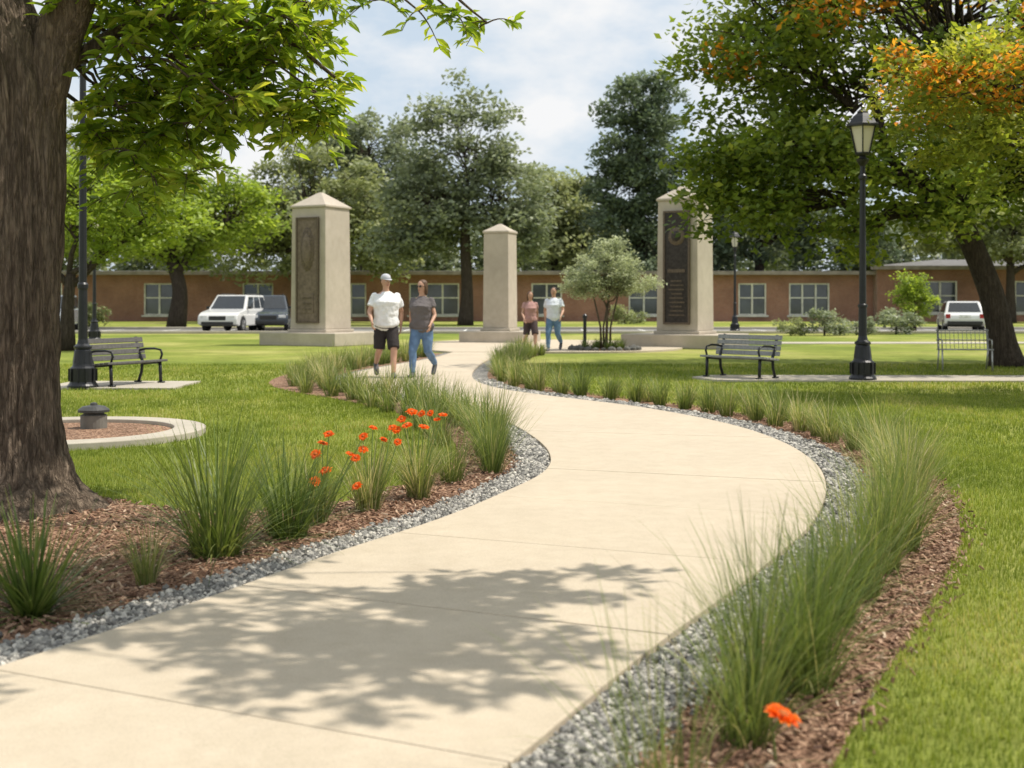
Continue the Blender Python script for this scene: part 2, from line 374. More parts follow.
for p in along(Rs,-.54,4.3,33,.54):
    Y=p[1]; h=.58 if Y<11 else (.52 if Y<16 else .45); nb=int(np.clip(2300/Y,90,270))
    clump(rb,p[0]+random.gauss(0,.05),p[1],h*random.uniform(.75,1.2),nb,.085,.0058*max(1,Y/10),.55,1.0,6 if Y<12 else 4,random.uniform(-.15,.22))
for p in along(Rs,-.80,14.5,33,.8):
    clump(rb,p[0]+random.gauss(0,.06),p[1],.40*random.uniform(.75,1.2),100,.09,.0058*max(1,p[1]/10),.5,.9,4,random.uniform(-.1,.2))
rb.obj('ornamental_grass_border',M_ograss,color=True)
lb=MB()
for p in along(Ls,.50,9.6,33,.50):
    Y=p[1]; clump(lb,p[0]+random.gauss(0,.05),p[1],(.54 if Y<13 else .48)*random.uniform(.8,1.2),int(np.clip(2300/Y,90,230)),.09,.0058*max(1,Y/10),.55,1.0,5,random.uniform(-.12,.2))
for d in (.9,):
    for p in along(Ls,d,12,33,.7):
        clump(lb,p[0]+random.gauss(0,.08),p[1],.42*random.uniform(.8,1.1),110,.10,.011,.5,.9,4,random.uniform(-.1,.15))
lb.obj('ornamental_grass_border',M_ograss,color=True)
def single(name,x,y,h,nb,mat,**kw):
    m=MB(); clump(m,0,0,h,nb,**kw); return m.obj(name,mat,loc=(x,y,0),color=True)
single('ornamental_grass',-1.62,6.85,.76,400,M_dgrass,spread=.12,w=.009,lean=1.1,bendm=.9)
single('ornamental_grass',-1.32,7.35,.58,280,M_dgrass,spread=.11,w=.008,lean=.85,bendm=.9)
single('ornamental_grass',-2.13,5.55,.50,360,M_dgrass,spread=.07,w=.012,lean=2.2,bendm=.5,dry=.2)
single('ornamental_grass',-1.80,6.15,.32,110,M_ograss,spread=.05,w=.006,lean=.45)
single('ornamental_grass',-2.75,5.9,.36,200,M_dgrass,spread=.08,w=.009,lean=.9)
single('ornamental_grass',.74,3.95,.46,240,M_ograss,spread=.08,w=.006,lean=.65,bendm=1.0)
single('ornamental_grass',1.05,4.45,.56,240,M_ograss,spread=.08,w=.006,lean=.65,bendm=1.0)
single('ornamental_grass',.42,3.50,.58,110,M_ograss,spread=.14,w=.004,lean=.8,bendm=.8)
# flowers
M_pet=leafmat('petals',[(0,(.78,.11,.01)),(1,(.90,.25,.02))],.35,(1,.8,.6))
M_cen=simple('flower_centre',(.45,.12,.02),.8)
M_stem=simple('flower_stem',(.16,.24,.06),.6)
def flower(m,base,tip,r,tilt=None):
    base=np.array(base,float);tip=np.array(tip,float); mid=(base+tip)/2+np.array([random.uniform(-.02,.02),random.uniform(-.02,.02),.03])
    m.add(*tube([base,mid,tip],[.0045,.004,.003],5),1)
    rm=rotm('X',random.uniform(.1,.9) if tilt is None else tilt)@rotm('Y',random.uniform(-.4,.4))
    V,F=sphere((0,0,.004),(r*.30,r*.30,r*.22),8,6); m.add(V@rm.T+tip,F,2)
    np_=13
    for lay,(rr,lift) in enumerate(((1,.08),(.8,.35))):
        for i in range(np_):
            a=6.28*i/np_+random.uniform(-.12,.12)+lay*.24; d=np.array([math.cos(a),math.sin(a),0]); s=np.array([-d[1],d[0],0])*r*.24
            l=r*rr*random.uniform(.85,1.15)
            V=np.array([d*r*.15,d*l*.6+s+[0,0,l*lift],d*l+[0,0,l*lift*.6-.05*l],d*l*.6-s+[0,0,l*lift]])@rm.T+tip
            c=np.ones((4,4)); c[:,0]=random.random(); c[:,1]=.6
            m.add(V,[(0,1,2,3)],0,c)
for (x,y,h,fl) in ((-1.24,7.85,.44,[(.09,.0,.57),(.05,.02,.51),(.015,-.05,.45),(.07,.0,.34),(.22,.03,.44),(.30,.05,.55),(.02,-.1,.29),(.27,-.04,.25),(.26,.0,.42)]),
                   (-.96,8.35,.46,[(.03,0,.56),(.16,0,.56),(.10,.02,.48),(-.03,-.04,.42),(.20,-.04,.47)]),
                   (-.66,8.85,.46,[(-.12,0,.57),(-.05,.02,.62),(.02,0,.61),(.08,.03,.61),(.13,-.02,.57),(-.08,-.05,.53),(.04,-.06,.52),(.17,0,.60),(-.16,-.02,.50)])):
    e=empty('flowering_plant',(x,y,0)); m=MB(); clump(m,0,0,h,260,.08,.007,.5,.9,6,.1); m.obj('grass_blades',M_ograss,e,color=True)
    m=MB()
    for f in fl: flower(m,(f[0]*.2,f[1]*.2,.01),f,random.uniform(.030,.047))
    m.obj('flowers',[M_pet,M_stem,M_cen],e,color=True)
e=empty('flowering_plant',(.80,3.80,0)); m=MB(); flower(m,(0,0,.01),(.0,-.10,.175),.062,.12); m.obj('flowers',[M_pet,M_stem,M_cen],e,color=True)

# ------------------------------------------------------------------ trees
def bez(p0,p1,k,sag,jit):
    p0=np.array(p0,float);p1=np.array(p1,float); t=np.linspace(0,1,k)[:,None]
    P=p0*(1-t)+p1*t; P[:,2]+= (np.sin(t[:,0]*np.pi))*sag
    L_=np.linalg.norm(p1-p0); j=R.normal(0,jit*L_,(k,3)); j[0]=0;j[-1]=0
    return P+j*np.sin(t*np.pi)
def leaves(m,P,size,c0,c1,mi=0,upbias=.6,asp=.5,dirs=None,fine=False):
    k=len(P); nrm=R.normal(size=(k,3)); nrm[:,2]=np.abs(nrm[:,2])+upbias; nrm/=np.linalg.norm(nrm,axis=1)[:,None]
    d=R.normal(size=(k,3)) if dirs is None else dirs+R.normal(0,.35,(k,3))
    d-=nrm*(d*nrm).sum(1)[:,None]; d/=np.linalg.norm(d,axis=1)[:,None]+1e-9; s=np.cross(nrm,d)
    L_=(size*R.uniform(.7,1.3,k))[:,None]; W=L_*asp/2
    if fine:
        V=np.stack([P,P+d*L_*.35+s*W*.9+nrm*W*.3,P+d*L_*.7+s*W*.65+nrm*W*.15,P+d*L_-nrm*L_*.12,P+d*L_*.7-s*W*.65+nrm*W*.15,P+d*L_*.35-s*W*.9+nrm*W*.3,P+d*L_*.5],1)
        b=np.array([[0,1,6,5],[1,2,3,6],[6,3,4,5]]); nv=7
    else:
        V=np.stack([P,P+d*L_*.5+s*W,P+d*L_,P+d*L_*.5-s*W],1); b=np.array([[0,1,2,3]]); nv=4
    F=(b[None]+(np.arange(k)*nv)[:,None,None]).reshape(-1,4)
    C=np.ones((k,nv,4)); C[:,:,0]=c0[:,None]; C[:,:,1]=c1[:,None]
    m.add(V.reshape(-1,3),F,mi,C.reshape(-1,4))
def tree(name,base,trunk,lobes,ncl,nlf,clr,leaf,lm,bm_=None,asp=.55,inner=.45,flat=.6,orange=0):
    bm_=bm_ or M_bark2
    T=MB(); Fm=MB()
    tp=np.array(trunk,float); 
    PP=catmull(tp,.5) if len(tp)>2 else tp
    T.add(*tube(PP[:,:3],list(PP[:,3]),14))
    vols=np.array([l[3]*l[4]*l[5] for l in lobes])**.67; vols/=vols.sum()
    limbs=[]
    for l in lobes:
        c=np.array(l[:3]); st=tp[-1,:3] if R.random()<.5 or len(tp)<3 else tp[-2,:3]*.4+tp[-1,:3]*.6
        P=bez(st,c+np.array([0,0,-l[5]*.1]),8,.05*np.linalg.norm(c-st),.05)
        r0=tp[-1,3]*.7; T.add(*tube(P,list(np.linspace(r0,r0*.3,8)),8)); limbs.append((P,r0))
    zlo=min(l[2]-l[5] for l in lobes); zhi=max(l[2]+l[5] for l in lobes)
    for _ in range(ncl):
        i=R.choice(len(lobes),p=vols); l=lobes[i]
        v=R.normal(size=3); v/=np.linalg.norm(v); rr=inner+(1-inner)*R.random()**.6
        c=np.array(l[:3])+v*rr*np.array(l[3:6])*R.uniform(.85,1.08)
        P0,r0=limbs[i]; q=P0[R.integers(3,8)]
        P=bez(q,c,5,.08*np.linalg.norm(c-q),.06); T.add(*tube(P,list(np.linspace(r0*.22,r0*.05,5)),5,cap=False))
        k=int(nlf*R.uniform(.5,1.4)); o=R.normal(size=(k,3)); o*= (R.random(k)**.4/np.linalg.norm(o,axis=1))[:,None]
        cr=clr*R.uniform(.7,1.35)
        pos=c+o*cr*np.array([1.1,1.1,flat]); pos[:,2]-=np.abs(o[:,0]**2+o[:,1]**2)*cr*.25
        tone=R.random()
        c0=np.clip(R.normal(.25+.4*tone,.18,k),0,.90)
        if orange and R.random()<orange and (c[2]-zlo)/(zhi-zlo)>.3: c0=np.where(R.random(k)<.5,R.uniform(.95,1,k),c0)
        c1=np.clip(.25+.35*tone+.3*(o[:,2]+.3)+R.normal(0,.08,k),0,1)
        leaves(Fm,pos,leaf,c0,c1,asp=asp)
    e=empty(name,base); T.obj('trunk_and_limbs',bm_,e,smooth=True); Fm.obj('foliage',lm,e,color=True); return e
LM_oak=leafmat('oak_leaves',[(0,(.085,.135,.024)),(.5,(.175,.235,.04)),(.9,(.31,.345,.065)),(.95,(.55,.27,.03)),(1,(.62,.21,.03))],.45)
LM_maple=leafmat('maple_leaves',[(0,(.15,.19,.03)),(.5,(.26,.30,.05)),(.9,(.42,.40,.08)),(.95,(.66,.33,.05)),(1,(.70,.25,.035))],.45)
LM_hazed_grey=leafmat('hazed_grey_leaves',[(0,(.17,.205,.135)),(.5,(.24,.275,.175)),(1,(.33,.36,.23))],.38,(1.2,1.2,.9))  # distance haze put into the colour: paler, greyer leaf tones
LM_hazed_dark=leafmat('hazed_dark_leaves',[(0,(.11,.155,.10)),(.5,(.16,.205,.125)),(1,(.22,.26,.155))],.33,(1.2,1.2,.9))  # dark foliage lifted and flattened, air haze painted into its colour
LM_hazed_olive=leafmat('hazed_olive_leaves',[(0,(.20,.235,.12)),(.5,(.29,.32,.16)),(1,(.39,.41,.21))],.4,(1.2,1.2,.85))  # far olive foliage, its colour paled to stand in for haze
LM_brt=leafmat('bright_leaves',[(0,(.15,.22,.035)),(.5,(.27,.35,.06)),(1,(.40,.46,.10))],.42)
LM_sage=leafmat('sage_leaves',[(0,(.26,.30,.18)),(.5,(.40,.44,.27)),(1,(.54,.57,.38))],.4,(1.1,1.1,.9))
LM_near=leafmat('near_leaves',[(0,(.08,.145,.018)),(.5,(.18,.27,.034)),(.9,(.33,.41,.06)),(1,(.46,.48,.10))],.5,(1.7,1.6,.5))

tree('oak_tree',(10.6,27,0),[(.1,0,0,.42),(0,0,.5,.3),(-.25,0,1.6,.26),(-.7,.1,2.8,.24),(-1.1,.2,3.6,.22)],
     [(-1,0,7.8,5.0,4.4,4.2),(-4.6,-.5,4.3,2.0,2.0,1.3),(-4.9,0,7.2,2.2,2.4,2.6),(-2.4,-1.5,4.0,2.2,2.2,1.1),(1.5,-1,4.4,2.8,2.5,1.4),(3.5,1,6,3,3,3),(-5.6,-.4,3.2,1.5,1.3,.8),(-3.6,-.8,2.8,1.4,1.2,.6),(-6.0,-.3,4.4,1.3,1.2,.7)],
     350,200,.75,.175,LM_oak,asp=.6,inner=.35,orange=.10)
tree('maple_tree',(9.9,18.5,0),[(0,0,0,.3),(-.1,0,1,.2),(-.3,0,2.2,.17),(-.5,0,3.2,.14)],
     [(-1.4,0,4.9,3.0,2.0,1.1),(-2.9,-.2,4.7,1.7,1.4,.85),(-3.0,-.2,3.8,1.2,1.0,.5),(-1.6,-.3,3.6,1.6,1.2,.5),(1,0,5.6,2.4,2.2,1.6)],135,190,.45,.12,LM_maple,asp=.5,inner=.3,orange=.55)
tree('elm_tree',(-2.8,75,0),[(0,0,0,.5),(.1,0,2,.36),(0,0,5,.3),(.1,0,8,.2)],
     [(0,0,11,3.6,3.4,4.2),(-2.6,0,7.5,2.6,2.6,2.6),(2.4,0,7.8,2.6,2.6,2.8),(0,0,6.3,4.2,3.4,2.2),(-3.3,0,5.0,2.4,2,1.6),(3.3,0,5.2,2.2,2,1.6)],210,100,1.0,.34,LM_hazed_grey,inner=.3)
tree('pine_tree',(9.7,95,0),[(0,0,0,.5),(0,0,8,.3),(0,0,15,.18)],
     [(0,0,16.4,3.4,3,2.6),(.3,0,12.5,4.6,4,3.2),(-.3,0,8.5,4.5,4,3.4),(0,0,4.5,4.7,4,2.5)],260,120,1.0,.38,LM_hazed_dark,inner=.2)
tree('maple_tree',(-18.0,67,0),[(0,0,0,.55),(.2,0,2,.4),(-.2,0,3.6,.34)],
     [(-1,0,8,4.6,4,2.8),(3,0,6.2,2.8,3,2),(-4,0,5.4,2.6,3,1.7),(0,0,4.8,4,3,1.3)],180,110,.9,.3,LM_brt,inner=.3)
tree('elm_tree',(-13.5,84,0),[(0,0,0,.5),(0,0,3,.4),(0,0,5,.3)],
     [(0,0,8.3,5.8,4,3.8),(-4,0,6,4,3,3),(4,0,6,4,3,3)],200,100,1.1,.38,LM_hazed_olive,inner=.25)
tree('elm_tree',(-11.5,98,0),[(0,0,0,.5),(0,0,5,.4),(0,0,9,.3)],
     [(0,0,13.5,5.0,4,3.6),(-2,0,9,5,4,4),(3,0,9,4.5,4,4)],210,100,1.1,.42,LM_hazed_grey,inner=.25)
tree('maple_tree',(-33,80,0),[(0,0,0,.5),(0,0,3,.4),(0,0,6,.3)],
     [(0,0,11,7,5,5),(5,0,8,4,4,4)],170,100,1.2,.42,LM_hazed_olive,inner=.3)
tree('elm_tree',(3.6,108,0),[(0,0,0,.5),(0,0,5,.4),(0,0,7,.3)],
     [(0,0,9.5,4.5,4,3.8),(2,0,6,4.5,4,3.5)],140,100,1.2,.45,LM_hazed_olive,inner=.25)
tree('elm_tree',(19,96,0),[(0,0,0,.5),(0,0,3,.4),(0,0,6,.3)],
     [(0,0,10,6,5,5),(6,0,7,5,4,4),(-4,0,6,3.5,4,3)],190,100,1.2,.44,LM_hazed_dark,inner=.3)
tree('elm_tree',(33.5,84,0),[(0,0,0,.4),(0,0,2,.3),(0,0,4,.25)],
     [(0,0,7.5,5,4,3.4),(-4.5,0,6.5,3.5,3,2.3),(4.5,0,6,4,3,2.6)],150,100,1.1,.4,LM_hazed_olive,inner=.3)
tree('maple_tree',(-12.8,36,0),[(0,0,0,.24),(0,0,1.2,.18),(.1,0,2.2,.14)],
     [(0.4,0,4.6,2.3,2,1.3),(2.6,0,4.0,1.7,1.6,.9),(-1.6,0,4.4,1.8,1.8,1.2),(1.6,0,3.3,1.4,1.2,.6)],100,120,.5,.17,LM_brt,inner=.25)
e=tree('crepe_myrtle_tree',(2.65,35.4,0),[(0,0,0,.05),(.03,0,.5,.04),(.05,0,1.3,.035)],
     [(0,0,2.25,1.10,.95,.80),(-.55,0,1.9,.8,.7,.5),(.6,0,2.0,.85,.7,.55),(.05,0,2.8,.65,.6,.5)],170,95,.24,.085,LM_sage,M_bark,inner=.1,asp=.4)
tr=MB()
for dx,dx2 in ((-.12,-.35),(.12,.35),(-.05,.1)): tr.add(*tube([(dx,0,0),(dx*1.2,.02,.7),(dx2,0,1.6)],[.035,.028,.02],8))
tr.obj('extra_stems',M_bark,e,smooth=True)
tree('young_tree',(18.2,56.5,0),[(0,0,0,.09),(0,0,.7,.07),(0,0,1.1,.05)],[(0,0,1.6,1.1,.9,.8),(0,0,2.3,.75,.6,.5)],50,80,.35,.15,LM_brt,inner=.2)
for x,y,s,mt in ((13.0,52,1.0,LM_hazed_grey),(14.6,53,.8,LM_hazed_grey),(16.6,54,1.1,LM_hazed_grey),(11.6,52,.7,LM_hazed_olive),(24,66,1.0,LM_brt),(-9.5,66,.8,LM_hazed_grey),(-24,70,1.3,LM_hazed_olive),(7.2,80,1.2,LM_hazed_olive),(28,80,1.3,LM_hazed_olive)):
    e=tree('shrub',(x,y,0),[(0,0,0,.05),(0,0,.2,.04),(0,0,.3,.03)],[(0,0,.55,.95,.7,.55),(.5,0,.4,.7,.6,.4)],26,70,.3,.13,mt,inner=.2); e.scale=(s,)*3
T=MB();Fm=MB()
for x in np.arange(-75,80,5.2):
    yy=122+R.uniform(-6,10); hh=R.uniform(7.5,11); bx=x+R.uniform(-2,2)
    T.add(*tube([(bx,yy,0),(bx,yy,hh*.5)],[.4,.25],6))
    for _ in range(38):
        v=R.normal(size=3); v/=np.linalg.norm(v); c=np.array([bx,yy,hh*.62])+v*np.array([4.4,3.5,hh*.5])*(.4+.6*R.random()); k=60
        if c[2]<.6: continue
        o=R.normal(size=(k,3))*.8; t=R.random()
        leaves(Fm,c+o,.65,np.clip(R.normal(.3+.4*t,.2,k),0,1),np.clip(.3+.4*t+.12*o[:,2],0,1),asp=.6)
e=empty('distant_trees'); T.obj('trunks',M_bark2,e); Fm.obj('foliage',LM_hazed_grey,e,color=True)
def near_tree():
    e=empty('pecan_tree',(-3.36,8.4,0))
    def bark_tube(pts,step,segs,amp,flare=0):
        P=catmull(pts,step); k=len(P); a=np.linspace(0,2*np.pi,segs,endpoint=False); V=np.zeros((k,segs,3))
        T_=np.gradient(P[:,:3],axis=0); T_/=np.linalg.norm(T_,axis=1)[:,None]
        for i in range(k):
            s=np.cross((0,1,0),T_[i]); s/=np.linalg.norm(s); u=np.cross(T_[i],s); z=P[i,2]
            for j in range(segs):
                r=P[i,3]; cx_,sx_=math.cos(a[j]),math.sin(a[j])
                fl=flare*math.exp(-z/.22)*(.55+.6*(.5+.5*math.sin(a[j]*5+1))) if flare else 0
                nn=abs(noise.noise(Vector((cx_*12*r*3,sx_*12*r*3,z*2.0))))+.5*abs(noise.noise(Vector((cx_*26*r*3,sx_*26*r*3,z*5+4))))
                lump=noise.noise(Vector((cx_*1.3,sx_*1.3,z*.8+7)))*.04*r/.3
                rr=r*(1+fl)+amp*(nn-.25)+lump
                V[i,j]=P[i,:3]+s*cx_*rr+u*sx_*rr
        i,j=np.meshgrid(np.arange(k-1),np.arange(segs),indexing='ij'); i=i.ravel();j=j.ravel();jn=(j+1)%segs
        return V.reshape(-1,3),np.stack([i*segs+j,i*segs+jn,(i+1)*segs+jn,(i+1)*segs+j],1)
    T=MB()
    T.add(*bark_tube([(0.03,0,-.05,.36),(0,0,.3,.315),(-.0,0,1.0,.295),(.02,0,1.8,.285),(.02,0,2.5,.295),(-.03,0,3.0,.29),(-.15,0,3.5,.24),(-.3,0,4.6,.2),(-.5,0,6,.12)],.03,160,.045,.5))
    T.add(*bark_tube([(.06,-.02,2.35,.13),(.2,-.03,2.8,.16),(.38,-.05,3.3,.15),(.9,-.3,4.1,.12),(1.9,-.9,4.7,.10),(3.2,-1.7,5.0,.07),(5.0,-2.3,5.1,.04)],.04,72,.02))
    T.add(*bark_tube([(-.1,0,2.6,.15),(-.4,-.1,3.2,.15),(-1.0,-.3,4.0,.12),(-2.0,-.6,5,.07)],.06,48,.02))
    T.add(*bark_tube([(.2,.05,2.9,.05),(.7,.25,3.3,.042),(1.2,.4,3.42,.033),(1.7,.5,3.3,.022),(2.1,.5,3.0,.012)],.05,20,.004))
    Fm=MB()
    def sprays(c,nt,lt,lf,nleaf,droop=.5,src=None):
        c=np.array(c,float)
        if src is not None:
            P=bez(src,c,7,.1*np.linalg.norm(c-np.array(src)),.03); T.add(*tube(P,list(np.linspace(.016,.006,7)),6,cap=False))
        for _ in range(nt):
            a=R.uniform(0,6.28); el=R.uniform(-.5,.6); d=np.array([math.cos(a)*math.cos(el),math.sin(a)*math.cos(el),math.sin(el)]); l=lt*R.uniform(.6,1.2)
            t=np.linspace(0,1,6)[:,None]; P=c+d*l*t; P[:,2]-=droop*l*(t[:,0]**2)
            T.add(*tube(P,list(np.linspace(.006,.002,6)),4,cap=False))
            u=R.uniform(.15,1,nleaf)**.8; idx=(u*4.999).astype(int); f=(u*4.999-idx)[:,None]; pp=P[idx]*(1-f)+P[idx+1]*f
            tan=P[-1]-P[0]; tan/=np.linalg.norm(tan); sd=np.cross(tan,(0,0,1)); sd/=np.linalg.norm(sd)+1e-9
            sg=np.sign(R.random(nleaf)-.5)[:,None]; dirs=tan*.6+sd*sg*.8+np.array([0,0,-.35])
            tn=R.random()
            leaves(Fm,pp,lf,np.clip(R.normal(.35+.45*tn,.2,nleaf),0,1),np.clip(R.normal(.55,.15,nleaf),0,1),upbias=1.2,asp=.38,dirs=dirs,fine=True)
    vis=[]
    for _ in range(44): vis.append((R.uniform(.45,1.45),R.uniform(-.2,1.3),R.uniform(2.8,3.9)))
    for _ in range(26): vis.append((R.uniform(1.25,2.0),R.uniform(.0,1.0),R.uniform(2.7,3.6)))
    for _ in range(20): vis.append((R.uniform(.38,1.15),R.uniform(.2,1.4),R.uniform(2.15,2.9)))
    for c in vis:
        sprays(c,6,.30,.135,12,src=(c[0]*.55,c[1]*.5+.1,c[2]+.25+.1*R.random()) if R.random()<.45 else None)
    for c in ((2.5,-.3,3.36),(2.75,-.25,3.30),(3.0,-.25,3.27),(3.2,-.25,3.22),(2.25,-.3,3.45)):
        sprays(c,4,.22,.11,10,src=(c[0]-.5,-.35,c[2]+.25))
    T.add(*tube(bez((.9,-.3,4.1),(1.75,-.35,3.75),6,.1,.03),[.04,.035,.03,.027,.022,.02],8)); T.add(*tube(bez((1.75,-.35,3.75),(2.7,-.3,3.5),6,.05,.03),[.02,.018,.016,.014,.012,.01],7))
    for _ in range(64):
        c=(R.uniform(1.9,6.4),R.uniform(-3.6,-1.6),R.uniform(4.5,5.6)); sprays(c,7,.42,.14,17,droop=.3,src=(R.uniform(2.0,4.8),-1.9,5.0))
    for _ in range(80):
        v=R.normal(size=3); v/=np.linalg.norm(v); c=np.array([-1.4,-.6,6.6])+v*np.array([3.4,2.7,1.8])*R.uniform(.5,1); sprays(c,7,.5,.17,15,droop=.3,src=(c*.6+np.array([-.3,0,5])*.4))
    T.obj('trunk_and_limbs',M_bark,e,smooth=True); Fm.obj('foliage',LM_near,e,color=True)
near_tree()

# ------------------------------------------------------------------ monuments
M_brz=simple('bronze_plaque',(.04,.033,.03),.5,.5,.5,var=.4,scale=14,bs=.6,bd=.01)
M_brz2=simple('bronze_relief',(.12,.09,.065),.5,.4,.5,var=.4,scale=20,bs=.6,bd=.01)
M_brz3=simple('bronze_brown',(.17,.13,.10),.6,.2,.4,var=.3,scale=10,bs=.5,bd=.01)
def monument(x,y,yaw,w,d,zc,zt_,pl,plaque):
    e=empty('stone_monument',(x,y,0),yaw); m=MB()
    m.add(*box((0,0,.21),(pl[0],pl[1],.42)))
    m.obj('plinth',M_lime,e,bevel=.02)
    m=MB(); m.add(*box((0,0,.47),(w+.14,d+.14,.10))); 
    h0,h1=.52,zc
    def fr(w0,d0,z0,w1,d1,z1):
        V=[(sx*w0/2,sy*d0/2,z0) for sx,sy in((-1,-1),(1,-1),(1,1),(-1,1))]+[(sx*w1/2,sy*d1/2,z1) for sx,sy in((-1,-1),(1,-1),(1,1),(-1,1))]
        return V,[(0,3,2,1),(4,5,6,7),(0,1,5,4),(1,2,6,5),(2,3,7,6),(3,0,4,7)]
    m.add(*fr(w,d,h0,w*.95,d*.95,h1)); m.obj('pillar',M_lime,e,bevel=.02)
    m=MB(); m.add(*fr(w*1.02,d*1.02,h1,w*1.02,d*1.02,h1+.07)); m.add(*fr(w*1.0,d*1.0,h1+.07,w*.08,d*.08,zt_)); m.obj('cap',M_lime,e,bevel=.015)
    if plaque:
        pm=M_brz if plaque==1 else M_brz3
        pw=w*.60; z0,z1=.75,h1-.35; zc_=(z0+z1)/2
        m=MB(); yf=-d/2-.005
        m.add(*box((0,yf,zc_),(pw,.06,z1-z0)),0)
        for sx in(-1,1): m.add(*box((sx*pw/2,yf-.02,zc_),(.06,.07,z1-z0+.06)),1)
        for zz in (z0,z1): m.add(*box((0,yf-.02,zz),(pw-.06,.068,.06)),1)
        V,F=sphere((0,yf-.03,z1-(.75 if plaque==1 else 1.0)),(pw*.34,.05,pw*(.34 if plaque==1 else .85)),24,10); m.add(V,F,1)
        V,F=sphere((0,yf-.06,z1-(.75 if plaque==1 else 1.0)),(pw*.2,.06,pw*(.2 if plaque==1 else .6)),20,10); m.add(V,F,0)
        if plaque==1:
            for i in range(9): m.add(*box(((i%2)*.02-.01,yf-.033,z0+.25+i*.13),(pw*.62-(i%3)*.08,.02,.04)),1)
            m.add(*box((0,yf-.036,z0+1.6),(pw*.7,.03,.10)),1)
        else:
            m.add(*box((0,yf-.033,z0+.6),(pw*.6,.03,.6)),0); 
            for i in range(3): m.add(*box((0,yf-.053,z0+.42+i*.18),(pw*.4,.02,.05)),1)
        m.obj('plaque',[pm,M_brz2],e,bevel=.006)
monument(-6.25,40.9,math.radians(-28),1.40,1.40,4.45,4.98,(3.0,2.6),2)
monument(-.4,42.4,math.radians(-19),.92,.92,3.72,4.05,(2.3,1.8),0)
monument(5.35,38.6,math.radians(-31),1.36,1.28,4.5,5.02,(3.2,2.5),1)

sheet('planter_mulch',circle(2.65,35.4,.95,40,.8),.075,M_mulch,.05)
m=MB()
for i in range(26):
    a=i/26*6.28; V=IV*np.array([.12,.11,.09])*random.uniform(.7,1.2)*(1+R.uniform(-.2,.2,(len(IV),1)))+np.array([2.65+.95*math.cos(a),35.4+.8*math.sin(a),.08]); m.add(V,IF)
m.obj('planter_rocks',simple('rock',(.12,.12,.11),.9,scale=3))
m=MB()
for i in range(12): clump(m,2.65+random.uniform(-.7,.7),35.4+random.uniform(-.55,.4),.3,60,.08,.015,.6,.9,3,z=.08)
m.obj('planter_plants',M_dgrass,color=True)

# ------------------------------------------------------------------ street lamps
M_iron=simple('black_iron',(.018,.019,.022),.35,.3,.5,var=.2,bs=.05)
m_,nt,out=new_mat('lamp_glass'); principled(nt,out,(.62,.58,.48),.25,0,.5); M_glass=m_
def lamp(x,y,h=4.92):
    e=empty('street_lamp',(x,y,0),.26); s=h/4.92
    m=MB()
    prof=[(.24,0),(.24,.06),(.215,.09),(.20,.12),(.20,.34),(.165,.37),(.155,.40),(.13,.62),(.12,.64),(.14,.66),(.14,.69),(.09,.73),(.075,.80)]+[(r,.8+(z-.8)*(s*4-.8)/3.2) for r,z in [(.070,1.3),(.085,1.31),(.085,1.35),(.062,1.37),(.05,3.55),(.075,3.58),(.075,3.63),(.05,3.66),(.045,3.80),(.10,3.88),(.115,3.92),(.06,3.95),(.05,4.0)]]
    m.add(*lathe(prof,24))
    for i in range(10):
        a=i/10*6.283; m.add(*box((.21*math.cos(a),.21*math.sin(a),.23),(.03,.03,.2),rotm('Z',a)))
        m.add(*tube([(.145*math.cos(a),.145*math.sin(a),.42),(.122*math.cos(a),.122*math.sin(a),.62)],[.014,.01],6))
    m.obj('post',M_iron,e,smooth=False)
    m=MB(); z0=4.02*s; z1=z0+.48; k=6
    m.add(*lathe([(.12,z0-.03),(.14,z0),(.14,z0+.02),(.1,z0+.02)],k)); 
    for i in range(k):
        a=i/k*6.283; m.add(*tube([(.13*math.cos(a),.13*math.sin(a),z0),(.245*math.cos(a),.245*math.sin(a),z1)],[.014,.014],6))
    m.add(*lathe([(.25,z1-.01),(.32,z1),(.32,z1+.03),(.26,z1+.06),(.19,z1+.17),(.10,z1+.24),(.11,z1+.26),(.06,z1+.30),(.03,z1+.32),(.04,z1+.35),(.012,z1+.38),(.004,z1+.43)],k))
    m.obj('lantern_frame',M_iron,e)
    m=MB(); m.add(*lathe([(.115,z0+.01),(.232,z1-.012)],k)); m.obj('lantern_glass',M_glass,e)
lamp(6.2,22.1); lamp(-6.9,20.1,7.3); lamp(10.7,60); lamp(-15.2,45.5)

